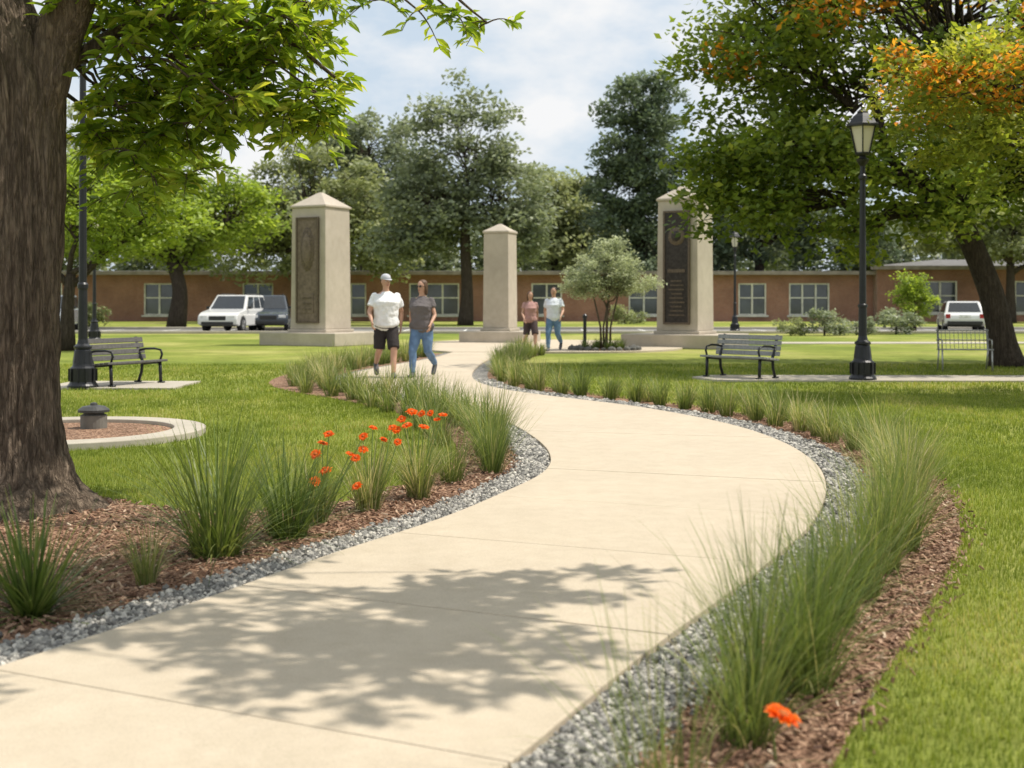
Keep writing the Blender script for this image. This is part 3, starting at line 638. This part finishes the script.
# ------------------------------------------------------------------ benches
M_wood=simple('grey_wood',(.11,.105,.10),.7,var=.3,scale=25,bs=.3)
M_wood2=simple('grey_wood_light',(.27,.27,.26),.7,var=.25,scale=25,bs=.3)
def bench(x,y,face,mat,name='park_bench'):
    yaw=math.atan2(face[1],face[0])+math.pi/2; e=empty(name,(x,y,.03),yaw,.88)
    m=MB(); Lb=1.6
    for i in range(5): m.add(*box((0,-.26+i*.112,.43-.012*i),(Lb,.098,.04)))
    m.obj('seat',mat,e,bevel=.006)
    m=MB(); rx=rotm('X',-.22)
    for i in range(4): m.add(*box((0,.255+.027*i,.50+i*.108),(Lb,.034,.092),rx))
    m.obj('backrest',mat,e,bevel=.006)
    m=MB()
    for sx in (-1,1):
        X=sx*(Lb/2-.14)
        m.add(*tube([(X,-.26,0),(X,-.25,.2),(X,-.24,.40)],[(.034,.03)]*3,8))
        m.add(*tube([(X,.30,0),(X,.22,.2),(X,.20,.42),(X,.29,.6),(X,.37,.88)],[(.034,.026)]*5,8))
        m.add(*tube([(X,-.26,.40),(X,.0,.38),(X,.2,.36)],[.026]*3,8))
        m.add(*box((X,-.27,.015),(.08,.12,.03))); m.add(*box((X,.31,.015),(.08,.12,.03)))
        m.add(*tube([(X,-.24,.42),(X,-.29,.55),(X,-.26,.63),(X,-.1,.66),(X,.12,.65),(X,.28,.62)],[.022]*6,8))
    m.obj('legs_and_arms',M_iron,e,smooth=True)
bench(-6.42,20.8,(.90,-.43),M_wood)
bench(4.15,22.75,(-.72,-.69),M_wood2)
M_gal=simple('galvanised_metal',(.42,.42,.41),.4,.6)
e=empty('metal_bench',(9.2,25.4,0),-.15); m=MB()
for i in range(13): 
    x=-.5+i/12; m.add(*tube([(x,-.22,.44),(x,.16,.43),(x,.26,.82)],[.006]*3,5))
for a,b in (((-.52,-.22,.44),(.52,-.22,.44)),((-.52,.16,.43),(.52,.16,.43)),((-.52,.26,.82),(.52,.26,.82)),((-.52,.21,.62),(.52,.21,.62))): m.add(*tube([a,b],[.013]*2,6))
for sx in(-.48,.48):
    m.add(*tube([(sx,-.28,0),(sx,-.22,.44),(sx,.16,.43),(sx,.26,.84)],[.017]*4,6)); m.add(*tube([(sx,.3,0),(sx,.14,.43)],[.017]*2,6)); m.add(*tube([(sx,-.2,.44),(sx,-.22,.63),(sx,.2,.65)],[.014]*3,6))
m.obj('frame',M_gal,e,smooth=True)
M_dk=simple('dark_cap',(.05,.05,.048),.5)
e=empty('bollard_light',(-4.55,13.6,.03)); m=MB(); m.add(*lathe([(.14,0),(.14,.14),(.12,.15)],24)); m.obj('body',simple('weathered_metal',(.16,.15,.13),.7),e)
m=MB(); m.add(*lathe([(.11,.15),(.11,.17),(.165,.175),(.165,.20),(.12,.235),(.04,.25),(.035,.27),(.01,.28)],24)); m.obj('cap',M_dk,e)
e=empty('bollard',(2.15,36.9,.05)); m=MB(); m.add(*lathe([(.07,0),(.07,.05),(.05,.08),(.05,.85),(.07,.87),(.07,.95),(.02,1.0)],14)); m.obj('post',M_iron,e)

# ------------------------------------------------------------------ cars
M_tire=simple('tyre',(.02,.02,.02),.85); M_rim=simple('rim',(.45,.45,.46),.3,.8); M_win=simple('car_glass',(.02,.025,.03),.08,0,.8,bs=0)
M_red=simple('tail_light',(.35,.02,.02),.3); M_head=simple('head_light',(.7,.7,.7),.15); M_plas=simple('black_plastic',(.03,.03,.03),.6)
def carpaint(name,c):
    m,nt,out=new_mat(name); p=principled(nt,out,c,.25,0,.5); p.inputs['Coat Weight'].default_value=.6; return m
def car(name,x,y,heading,col,kind='suv'):
    e=empty(name,(x,y,.01),math.atan2(heading[1],heading[0])); P=carpaint('paint',col)
    if kind=='suv': Lh,W,zb,zr,cab,top,wr=2.3,1.86,1.05,1.72,(-2.24,1.05),(-2.02,.30),.36; hood=.95
    else: Lh,W,zb,zr,cab,top,wr=2.2,1.76,.90,1.42,(-1.95,1.05),(-1.35,.25),.31; hood=.80
    wx=(-Lh+.9,Lh-.88)
    prof=[(-Lh,.42),(-Lh-.02,.62),(-Lh+.03,zb-.1),(cab[0],zb),(cab[1],zb),(Lh-.35,hood-.03),(Lh-.06,hood-.15),(Lh+.02,.6),(Lh,.36)]
    bot=[]
    for c in (wx[1],wx[0]):
        bot.append((c+wr+.07,.28))
        for a in np.linspace(.15,math.pi-.15,9): bot.append((c+math.cos(a)*(wr+.06),wr*.9+math.sin(a)*(wr+.06)))
        bot.append((c-wr-.07,.28))
    pr=prof+bot; k=len(pr); bm=bmesh.new()
    A=[bm.verts.new((p[0],-W/2,p[1])) for p in pr]; B=[bm.verts.new((p[0],W/2,p[1])) for p in pr]
    bm.faces.new(A); bm.faces.new(B[::-1])
    for i in range(k): j=(i+1)%k; bm.faces.new((A[j],A[i],B[i],B[j]))
    bmesh.ops.recalc_face_normals(bm,faces=bm.faces[:])
    me=bpy.data.meshes.new('body'); bm.to_mesh(me); bm.free(); me.materials.append(P); o=bpy.data.objects.new('body',me); COL.objects.link(o); o.parent=e
    b=o.modifiers.new('b','BEVEL'); b.width=.06; b.segments=3; b.limit_method='ANGLE'; b.angle_limit=math.radians(25)
    hw0,hw1=W/2-.03,W/2-.19; z0=zb-.02
    V=np.array([(cab[0],-hw0,z0),(cab[1],-hw0,z0),(cab[1],hw0,z0),(cab[0],hw0,z0),(top[0],-hw1,zr),(top[1],-hw1,zr),(top[1],hw1,zr),(top[0],hw1,zr)])
    m=MB(); m.add(V,[(0,3,2,1),(4,5,6,7),(0,1,5,4),(1,2,6,5),(2,3,7,6),(3,0,4,7)]); m.obj('cabin',P,e,bevel=.05)
    g=MB()
    def pane(q,u0,u1,v0,v1):
        a,b_,c,d=[V[i] for i in q]; f=lambda u,v:(a*(1-u)+b_*u)*(1-v)+(d*(1-u)+c*u)*v
        nn=np.cross(b_-a,d-a); nn/=np.linalg.norm(nn); g.add([f(u0,v0)+nn*.008,f(u1,v0)+nn*.008,f(u1,v1)+nn*.008,f(u0,v1)+nn*.008],[(0,1,2,3)])
    for u0,u1 in ((.06,.3),(.34,.62),(.66,.93)): pane((0,1,5,4),u0,u1,.1,.86)
    for u0,u1 in ((.07,.34),(.38,.66),(.70,.94)): pane((2,3,7,6),u0,u1,.1,.86)
    pane((1,2,6,5),.06,.94,.06,.92); pane((3,0,4,7),.08,.92,.1,.88); g.obj('windows',M_win,e)
    m=MB()
    for c in wx:
        for s in(-1,1):
            ya=s*(W/2-.1)
            V1,F1=lathe([(wr-.03,-.11),(wr,-.08),(wr,.08),(wr-.03,.11)],24); V1=V1@rotm('X',math.pi/2).T; m.add(V1+np.array([c,ya,wr]),F1,0)
            V1,F1=lathe([(wr*.62,-.02),(wr*.6,.02)],20); V1=V1@rotm('X',math.pi/2).T; m.add(V1+np.array([c,ya+s*.10,wr]),F1,1)
            for q in range(5):
                m.add(*box((c,ya+s*.125,wr),(wr*1.1,.01,.045),rotm('Y',q*math.pi/5)),1)
    m.obj('wheels',[M_tire,M_rim],e)
    m=MB(); m.add(*box((0,0,.42),(Lh*1.85,W-.34,.3)),0)
    for s in(-1,1):
        m.add(*box((Lh-.05,s*(W/2-.28),hood-.25),(.1,.34,.14)),1); m.add(*box((-Lh+.02,s*(W/2-.16),zb-.22),(.06,.2,.34)),2)
        m.add(*box((cab[1]-.3,s*(W/2+.07),zb+.08),(.12,.16,.12)),0)
    m.add(*box((Lh-.01,0,hood-.3),(.06,.8,.2)),0); m.add(*box((Lh+.0,0,.42),(.08,1.5,.14)),0); m.add(*box((-Lh-.02,0,.45),(.08,1.5,.16)),0); m.add(*box((-Lh-.025,0,.75),(.03,.5,.12)),1)
    m.obj('trim',[M_plas,M_head,M_red],e,bevel=.02)
    if kind=='suv':
        m=MB()
        for s in(-1,1): m.add(*tube([(-1.8,s*.6,zr+.05),(.1,s*.6,zr+.05)],[.02,.02],6)); m.add(*box((-1.6,s*.6,zr+.02),(.05,.03,.06))); m.add(*box((-.1,s*.6,zr+.02),(.05,.03,.06)))
        m.obj('roof_rails',M_plas,e)
car('parked_car',-13.1,59.0,(-.12,-.99),(.66,.66,.65))
car('parked_car',-11.9,61.5,(.15,-.99),(.035,.045,.06))
car('parked_car',20.8,58.0,(.25,.97),(.66,.66,.66),'sedan')
car('parked_car',-22.3,61.0,(.2,-.97),(.25,.27,.3))

# ------------------------------------------------------------------ building
def brick_mat():
    m,nt,out=new_mat('brick'); tc=nt.nodes.new('ShaderNodeTexCoord')
    mp=nt.nodes.new('ShaderNodeMapping'); mp.inputs['Rotation'].default_value=(math.radians(90),0,0); nt.links.new(tc.outputs['Object'],mp.inputs[0])
    b=nt.nodes.new('ShaderNodeTexBrick'); b.inputs['Scale'].default_value=4; b.inputs['Color1'].default_value=(.26,.12,.085,1); b.inputs['Color2'].default_value=(.33,.16,.115,1); b.inputs['Mortar'].default_value=(.36,.30,.25,1)
    b.inputs['Mortar Size'].default_value=.015; nt.links.new(mp.outputs[0],b.inputs['Vector'])
    n_=noise_n(nt,tc.outputs['Object'],.6,5); x=mixc(nt,1.0,b.outputs['Color'],ramp(nt,n_,[(.3,g3(.75)),(.7,g3(1.15))]),'MULTIPLY')
    principled(nt,out,x,.85,0,.2); return m
M_brick=brick_mat(); M_trim=simple('white_trim',(.62,.60,.56),.6,scale=2); M_fascia=simple('fascia',(.26,.22,.19),.7,scale=2); M_roof=simple('grey_roof',(.15,.145,.14),.85,scale=2); M_wg=simple('window_glass',(.05,.06,.07),.08,0,.8,var=.5,scale=.7,bs=0)
e=empty('brick_building',(0,90,0))
wins=[(-48,2.2),(-41,2.2),(-33.5,2.2),(-25.4,2.2),(-18.3,2.2),(-11.6,2.2),(-5.6,3.6),(2.5,2.2),(9.5,2.2),(17.3,2.0),(21.4,2.9),(30.5,2.4),(37,2.4),(43.5,2.4),(50,2.4)]
W=MB()
def wall(m,xa,xb,ws,H,z0,z1,yf,th=.3):
    cur=xa
    for c,w in ws:
        m.add(*box(((cur+c-w/2)/2,yf+th/2,H/2),(c-w/2-cur,th,H))); 
        m.add(*box((c,yf+th/2,z0/2),(w,th,z0))); m.add(*box((c,yf+th/2,(H+z1)/2),(w,th,H-z1))); cur=c+w/2
    m.add(*box(((cur+xb)/2,yf+th/2,H/2),(xb-cur,th,H)))
wall(W,-60,26,[w for w in wins if w[0]<26],3.35,.45,2.75,0)
wall(W,26,62,[w for w in wins if w[0]>26],3.7,.6,2.9,-1.0)
W.add(*box((26.15,-.36,1.85),(.3,.68,3.7)))
W.add(*box((-59.85,7,1.67),(.3,13.3,3.34))); W.add(*box((61.85,6,1.84),(.3,13.3,3.69)))
W.obj('walls',M_brick,e)
G=MB(); Tm=MB()
for c,w in wins:
    yf=0 if c<26 else -1.0; z0,z1=(.45,2.75) if c<26 else (.6,2.9)
    G.add(*box((c,yf+.18,(z0+z1)/2),(w,.03,z1-z0)))
    for xx in (c-w/2+.05,c+w/2-.05): Tm.add(*box((xx,yf+.08,(z0+z1)/2),(.1,.12,z1-z0)))
    nn=3 if w>2.6 else 2
    for i in range(1,nn): Tm.add(*box((c-w/2+w*i/nn,yf+.10,(z0+z1)/2),(.12,.1,z1-z0)))
    for zz in (z0+.05,z1-.05,(z0+z1)/2+.1): Tm.add(*box((c,yf+.115,zz),(w-.2,.1,.09)))
    Tm.add(*box((c,yf-.03,z0-.06),(w+.3,.16,.12)))
G.obj('window_glass',M_wg,e); Tm.obj('window_frames',M_trim,e)
Tm=MB(); Tm.add(*box((-17,-.25,3.48),(86.5,1.0,.26))); Tm.add(*box((44.2,-1.2,3.83),(37.2,.9,.26))); Tm.obj('fascia',M_fascia,e)
Rf=MB()
def roof(xa,xb,ya,yb,z,h,ins): 
    V=[(xa,ya,z),(xb,ya,z),(xb,yb,z),(xa,yb,z),(xa+ins,(ya+yb)/2,z+h),(xb-ins,(ya+yb)/2,z+h)]; return V,[(0,1,5,4),(1,2,5),(2,3,4,5),(3,0,4),(0,3,2,1)]
Rf.add(*roof(-60.3,26,-.75,14,3.612,.2,6)); Rf.add(*roof(25.6,62.8,-1.65,14,3.964,.7,7)); Rf.obj('roof',M_roof,e)

# ------------------------------------------------------------------ people
TXF=bpy.data.textures.new('cloth_folds','CLOUDS'); TXF.noise_scale=.085; TXF.noise_depth=2
def remesh(mb,name,vox,mat,parent,sm=4,folds=0):
    o=mb.obj(name+'_src',mat); r=o.modifiers.new('r','REMESH'); r.mode='VOXEL'; r.voxel_size=vox; r.use_smooth_shade=True
    s=o.modifiers.new('s','SMOOTH'); s.factor=.5; s.iterations=sm
    if folds:
        dm=o.modifiers.new('d','DISPLACE'); dm.texture=TXF; dm.strength=folds; dm.mid_level=.42; dm.texture_coords='LOCAL'
    dg=bpy.context.evaluated_depsgraph_get(); me=bpy.data.meshes.new_from_object(o.evaluated_get(dg)); bpy.data.objects.remove(o)
    me.name=name; ob=bpy.data.objects.new(name,me); COL.objects.link(ob); ob.parent=parent
    for p in me.polygons: p.use_smooth=True
    if not me.materials: me.materials.append(mat)
    return ob
def person(name,x,y,yaw,H,female,top,bot,shorts,heavy=1.0,hat=None,hair=(.05,.03,.02),f=1,z=.045,shoe=(.08,.08,.09),skin=(.50,.29,.20),look=0,glasses=False):
    e=empty(name,(x,y,z),yaw,H/1.8)
    S=simple('skin',skin,.5,var=.08,bs=.05); MT=simple('top_cloth',top,.85,var=.12,scale=5,bs=.3,bd=.01); MBt=simple('bottom_cloth',bot,.85,var=.22,scale=9,bs=.3,bd=.01)
    MH=simple('hair',hair,.6,var=.4,scale=30); MS=simple('shoes',shoe,.6); MW=simple('eye_white',(.7,.7,.7),.3); MD=simple('iris',(.03,.02,.015),.3); ML=simple('lips',(.38,.14,.11),.5)
    sh=.175 if female else .2; hp=1.10 if female else 1.0
    hipz=.90
    hF=np.array((f*.092,-.01,hipz));kF=np.array((f*.115,-.21,.49));aF=np.array((f*.10,-.27,.085))
    hB=np.array((-f*.092,.01,hipz));kB=np.array((-f*.115,.0,.475));aB=np.array((-f*.13,.37,.24))
    def leg(m,h,k,a,ex=0,upto=1.0,w=1.0):
        pts=[h+[0,0,.02],h*.5+k*.5,k,k*.68+a*.32+np.array([0,.02,0]),a]; r=[.098*w,.086*w,.06,.058,.038]
        if upto<1:
            pts=[pts[0],pts[1],k*.95+h*.05]; r=[.108*w,.104*w,.098*w]; m.add(*tube(pts,r,14)); return
        m.add(*tube(pts,[q+ex for q in r],14))
    torso=[(.82,.13,.10,0),(.88,.170*hp,.118,.005),(.95,.172*hp,.120,.005),(1.05,.148*(.95 if female else 1),.108,0),(1.17,.155,.112,0),(1.29,.178 if not female else .165,.122 if not female else .135,-.005 if not female else -.015),(1.38,.185 if not female else .165,.115,0),(1.45,sh*.82,.088,.01),(1.495,.085,.07,.015),(1.53,.058,.058,.01)]
    if heavy>1: torso=[(a,b*(heavy if .9<a<1.4 else 1+(heavy-1)*.4),c*(heavy*1.1 if .93<a<1.35 else 1),d-(.03*(heavy-1)*5 if .93<a<1.3 else 0)) for a,b,c,d in torso]
    def tor(m,ex,z0,z1):
        q=[t for t in torso if z0<=t[0]<=z1]; m.add(*tube([(0,t[3],t[0]) for t in q],[(t[1]+ex,t[2]+ex) for t in q],24))
    body=MB(); tor(body,-.012,.82,1.53)
    leg(body,hF,kF,aF); leg(body,hB,kB,aB)
    body.add(*tube([(0,.012,1.48),(0,.0,1.54),(0,-.005,1.62)],[.062,.054,.055],14))
    Rz=rotm('Z',look)
    def H_(VF): return VF[0]@Rz.T,VF[1]
    hd=[(1.562,.022,.022,-.058),(1.575,.042,.045,-.04),(1.605,.060,.073,-.018),(1.65,.070,.088,-.004),(1.69,.076,.095,.003),(1.73,.076,.096,.008),(1.765,.064,.082,.010),(1.788,.042,.056,.010),(1.80,.015,.02,.01)]
    body.add(*H_(tube([(0,q[3],q[0]) for q in hd],[(q[1],q[2]) for q in hd],20)))
    body.add(*H_(tube([(0,-.088,1.69),(0,-.103,1.662),(0,-.110,1.648),(0,-.09,1.64)],[.008,.011,.015,.012],8)))
    body.add(*H_(sphere((0,-.083,1.705),(.05,.014,.010),10,6)))
    for s in(-1,1): body.add(*H_(sphere((s*.077,.01,1.665),(.010,.02,.032),8,8)))
    arms={}
    for s in(-1,1):
        fw=(s==-f); shd=np.array((s*(sh-.015),.01,1.425))
        el=np.array((s*(sh+.075*heavy),(-.05 if fw else .14),1.145)); wr=np.array((s*(sh+.06*heavy),(-.26 if fw else .10),(.985 if fw else .90))); arms[s]=(shd,el,wr)
        aw=.9 if female else 1.0
        body.add(*tube([shd,shd*.5+el*.5,el,el*.65+wr*.35,wr],[.055*aw,.049*aw,.040*aw,.040*aw,.026],12))
    remesh(body,'body',.011,S,e)
    hm=MB()
    for s in(-1,1):
        shd,el,wr=arms[s]; d=(wr-el); d/=np.linalg.norm(d); d=d*.6+np.array([0,0,-.6]); d/=np.linalg.norm(d)
        fwd=np.array([0,-1,0.])-d*(-d[1]); fwd/=np.linalg.norm(fwd); inn=np.array([-s,0,0.])
        pc=[wr-d*.015,wr+d*.02,wr+d*.06,wr+d*.095]
        hm.add(*tube(pc,[(.016,.025),(.017,.034),(.015,.041),(.011,.038)],12,hint=tuple(fwd)))
        for i,l in enumerate((.070,.080,.074,.058)):
            o_=(.028-.0187*i); p0=wr+d*.088+fwd*o_; p1=p0+d*l*.45+inn*.006; p2=p1+d*l*.3+inn*.018; p3=p2+d*l*.2+inn*.022
            hm.add(*tube([p0,p1,p2,p3],[.0092,.0088,.008,.006],8))
        p0=wr+d*.03+fwd*.028; p1=p0+fwd*.024+d*.03+inn*.008; p2=p1+fwd*.008+d*.03+inn*.006; hm.add(*tube([p0,p1,p2],[.013,.011,.008],8))
    hm.obj('hands',S,e,smooth=True)
    t=MB(); tor(t,.016,.86,1.45); t.add(*tube([(0,.01,1.44),(0,.012,1.485),(0,.014,1.497)],[(sh*.8,.095),(.092,.078),(.075,.066)],20))
    for s in(-1,1):
        shd,el,wr=arms[s]; q=shd*.34+el*.66 if not female else shd*.5+el*.5
        t.add(*tube([shd+np.array([-s*.03,0,.012]),shd,shd*.6+q*.4,q],[.055,.070,.073,.078 if not female else .070],16))
    remesh(t,'shirt',.012,MT,e,4,.030)
    t=MB(); tor(t,.010,.82,.96); t.add(*tube([(0,.005,.78),(0,.005,.84),(0,.005,.91)],[(.10,.085),(.165,.118),(.178,.125)],20))
    for h,k,a in((hF,kF,aF),(hB,kB,aB)): leg(t,h,k,a,.014,.5 if shorts else 1.0,1.05)
    remesh(t,'shorts' if shorts else 'jeans',.012,MBt,e,4,.020)
    t=MB()
    a=aF; t.add(*tube([a+[0,.06,-.045],a+[0,.03,-.03],a+[0,-.03,-.035],a+[0,-.10,-.05],a+[0,-.17,-.055],a+[0,-.19,-.06]],[(.03,.03),(.042,.055),(.044,.048),(.048,.034),(.04,.026),(.02,.015)],12,hint=(0,0,1)))
    a=aB; hv=np.array([[0,.05,.0],[0,.035,-.02],[0,.0,-.07],[0,-.05,-.135],[0,-.10,-.195],[0,-.125,-.21]]); t.add(*tube(a+hv,[(.03,.03),(.042,.052),(.044,.045),(.048,.034),(.04,.028),(.02,.015)],12,hint=(0,0,1)))
    t.obj('shoes',MS,e,smooth=True)
    t=MB()
    for s in(-1,1):
        t.add(*H_(sphere((s*.032,-.083,1.683),(.014,.008,.008),10,6)),0); t.add(*H_(sphere((s*.032,-.0895,1.683),(.0065,.004,.0065),8,6)),1); t.add(*H_(box((s*.033,-.092,1.704),(.034,.008,.006))),1)
        if glasses:
            t.add(*H_(sphere((s*.033,-.101,1.682),(.028,.006,.019),14,8)),1); t.add(*H_(tube([(s*.06,-.092,1.688),(s*.078,0,1.685)],[.003,.003],6)),1)
    t.add(*H_(sphere((0,-.088,1.612),(.025,.008,.008),10,6)),2); t.obj('face_features',[MW,MD,ML],e,smooth=True)
    hr=MB()
    if hat is None or female:
        hr.add(*H_(tube([(0,.03,1.70),(0,.025,1.73),(0,.02,1.765),(0,.018,1.79),(0,.015,1.812)],[(.082,.085),(.087,.100),(.080,.096),(.058,.072),(.02,.025)],18)))
    lo=1.50 if female else 1.61
    hr.add(*H_(tube([(0,.05,1.77),(0,.062,1.70),(0,.068,lo+.06),(0,.066,lo)],[(.07,.05),(.084,.052),(.080 if female else .066,.036),(.04,.02)],16)))
    if female:
        for s in(-1,1): hr.add(*H_(tube([(s*.06,.0,1.75),(s*.08,.0,1.68),(s*.082,.015,1.6),(s*.07,.025,1.53)],[.022,.022,.022,.012],8)))
    remesh(hr,'hair',.009,MH,e,3)
    if hat:
        MHt=simple('hat',hat,.8,var=.08); t=MB()
        t.add(*H_(tube([(0,.008,1.712),(0,.008,1.74),(0,.010,1.775),(0,.012,1.802),(0,.012,1.815)],[(.086,.106),(.087,.107),(.078,.096),(.052,.066),(.015,.02)],24)))
        a=np.linspace(0,math.pi,12); ring=[(math.cos(q)*.078,-.06-math.sin(q)*.11,1.722-.02*math.sin(q)) for q in a]; k=len(ring)
        V=np.array(ring+[(p[0],p[1],p[2]-.006) for p in ring]); t.add(*H_((V,[tuple(range(k)),tuple(range(2*k-1,k-1,-1))]+[(i,i+k,i+k+1,i+1) for i in range(k-1)]+[(0,k-1,2*k-1,k)])))
        t.obj('cap',MHt,e,smooth=True)
person('walking_man',-2.27,22.5,.22,1.85,False,(.76,.76,.76),(.028,.022,.022),True,1.28,hat=(.50,.51,.54),f=1,look=.3)
person('walking_woman',-1.63,22.65,-.24,1.75,True,(.13,.115,.115),(.12,.20,.33),False,1.22,f=-1,hair=(.10,.055,.03),look=-.35,glasses=True)
person('walking_woman',.50,34.3,.2,1.63,True,(.42,.24,.22),(.06,.04,.04),True,1.08,f=1,hair=(.09,.045,.025),z=.055)
person('walking_man',1.15,34.5,-.25,1.75,False,(.70,.74,.80),(.12,.21,.34),False,1.12,f=-1,z=.055)

# ------------------------------------------------------------------ light, sky, camera
el=math.radians(60); az=np.array([.992,.12]); d=Vector((az[0]*math.cos(el),az[1]*math.cos(el),math.sin(el)))
sl=bpy.data.lights.new('sun','SUN'); sl.energy=4.8; sl.angle=math.radians(.53); sl.color=(1,.93,.82)
so=bpy.data.objects.new('sun',sl); COL.objects.link(so); so.rotation_euler=d.to_track_quat('Z','Y').to_euler()
w=bpy.data.worlds.new('World'); SC.world=w; w.use_nodes=True; nt=w.node_tree; nt.nodes.clear()
out=nt.nodes.new('ShaderNodeOutputWorld'); bg=nt.nodes.new('ShaderNodeBackground'); bg.inputs[1].default_value=.135
sky=nt.nodes.new('ShaderNodeTexSky'); sky.sky_type='NISHITA'; sky.sun_disc=False; sky.sun_elevation=el; sky.sun_rotation=math.atan2(az[0],az[1]); sky.air_density=1.0; sky.dust_density=2.0
tc=nt.nodes.new('ShaderNodeTexCoord'); mp=nt.nodes.new('ShaderNodeMapping'); mp.inputs['Scale'].default_value=(2.0,2.0,4.0); mp.inputs['Location'].default_value=(.1,0,.2); nt.links.new(tc.outputs['Generated'],mp.inputs[0])
nn=noise_n(nt,mp.outputs[0],2.6,9,.55)
base=mixc(nt,.8,sky.outputs[0],(4.7,5.6,6.5))
fac=ramp(nt,nn,[(.42,g3(.1)),(.50,g3(.6)),(.57,g3(1))])
c=mixc(nt,fac,base,(6.9,6.95,7.0))
nt.links.new(c,bg.inputs[0]); nt.links.new(bg.outputs[0],out.inputs[0])
cam=bpy.data.cameras.new('camera'); co=bpy.data.objects.new('camera',cam); COL.objects.link(co); SC.camera=co
co.location=(0,0,1.4); co.rotation_euler=(math.radians(90),0,0); cam.lens=1250*36/1024; cam.sensor_width=36; cam.shift_y=-82/1024; cam.clip_end=2000; cam.clip_start=.05
cam.dof.use_dof=True; cam.dof.focus_distance=10.5; cam.dof.aperture_fstop=2.6
print('done')
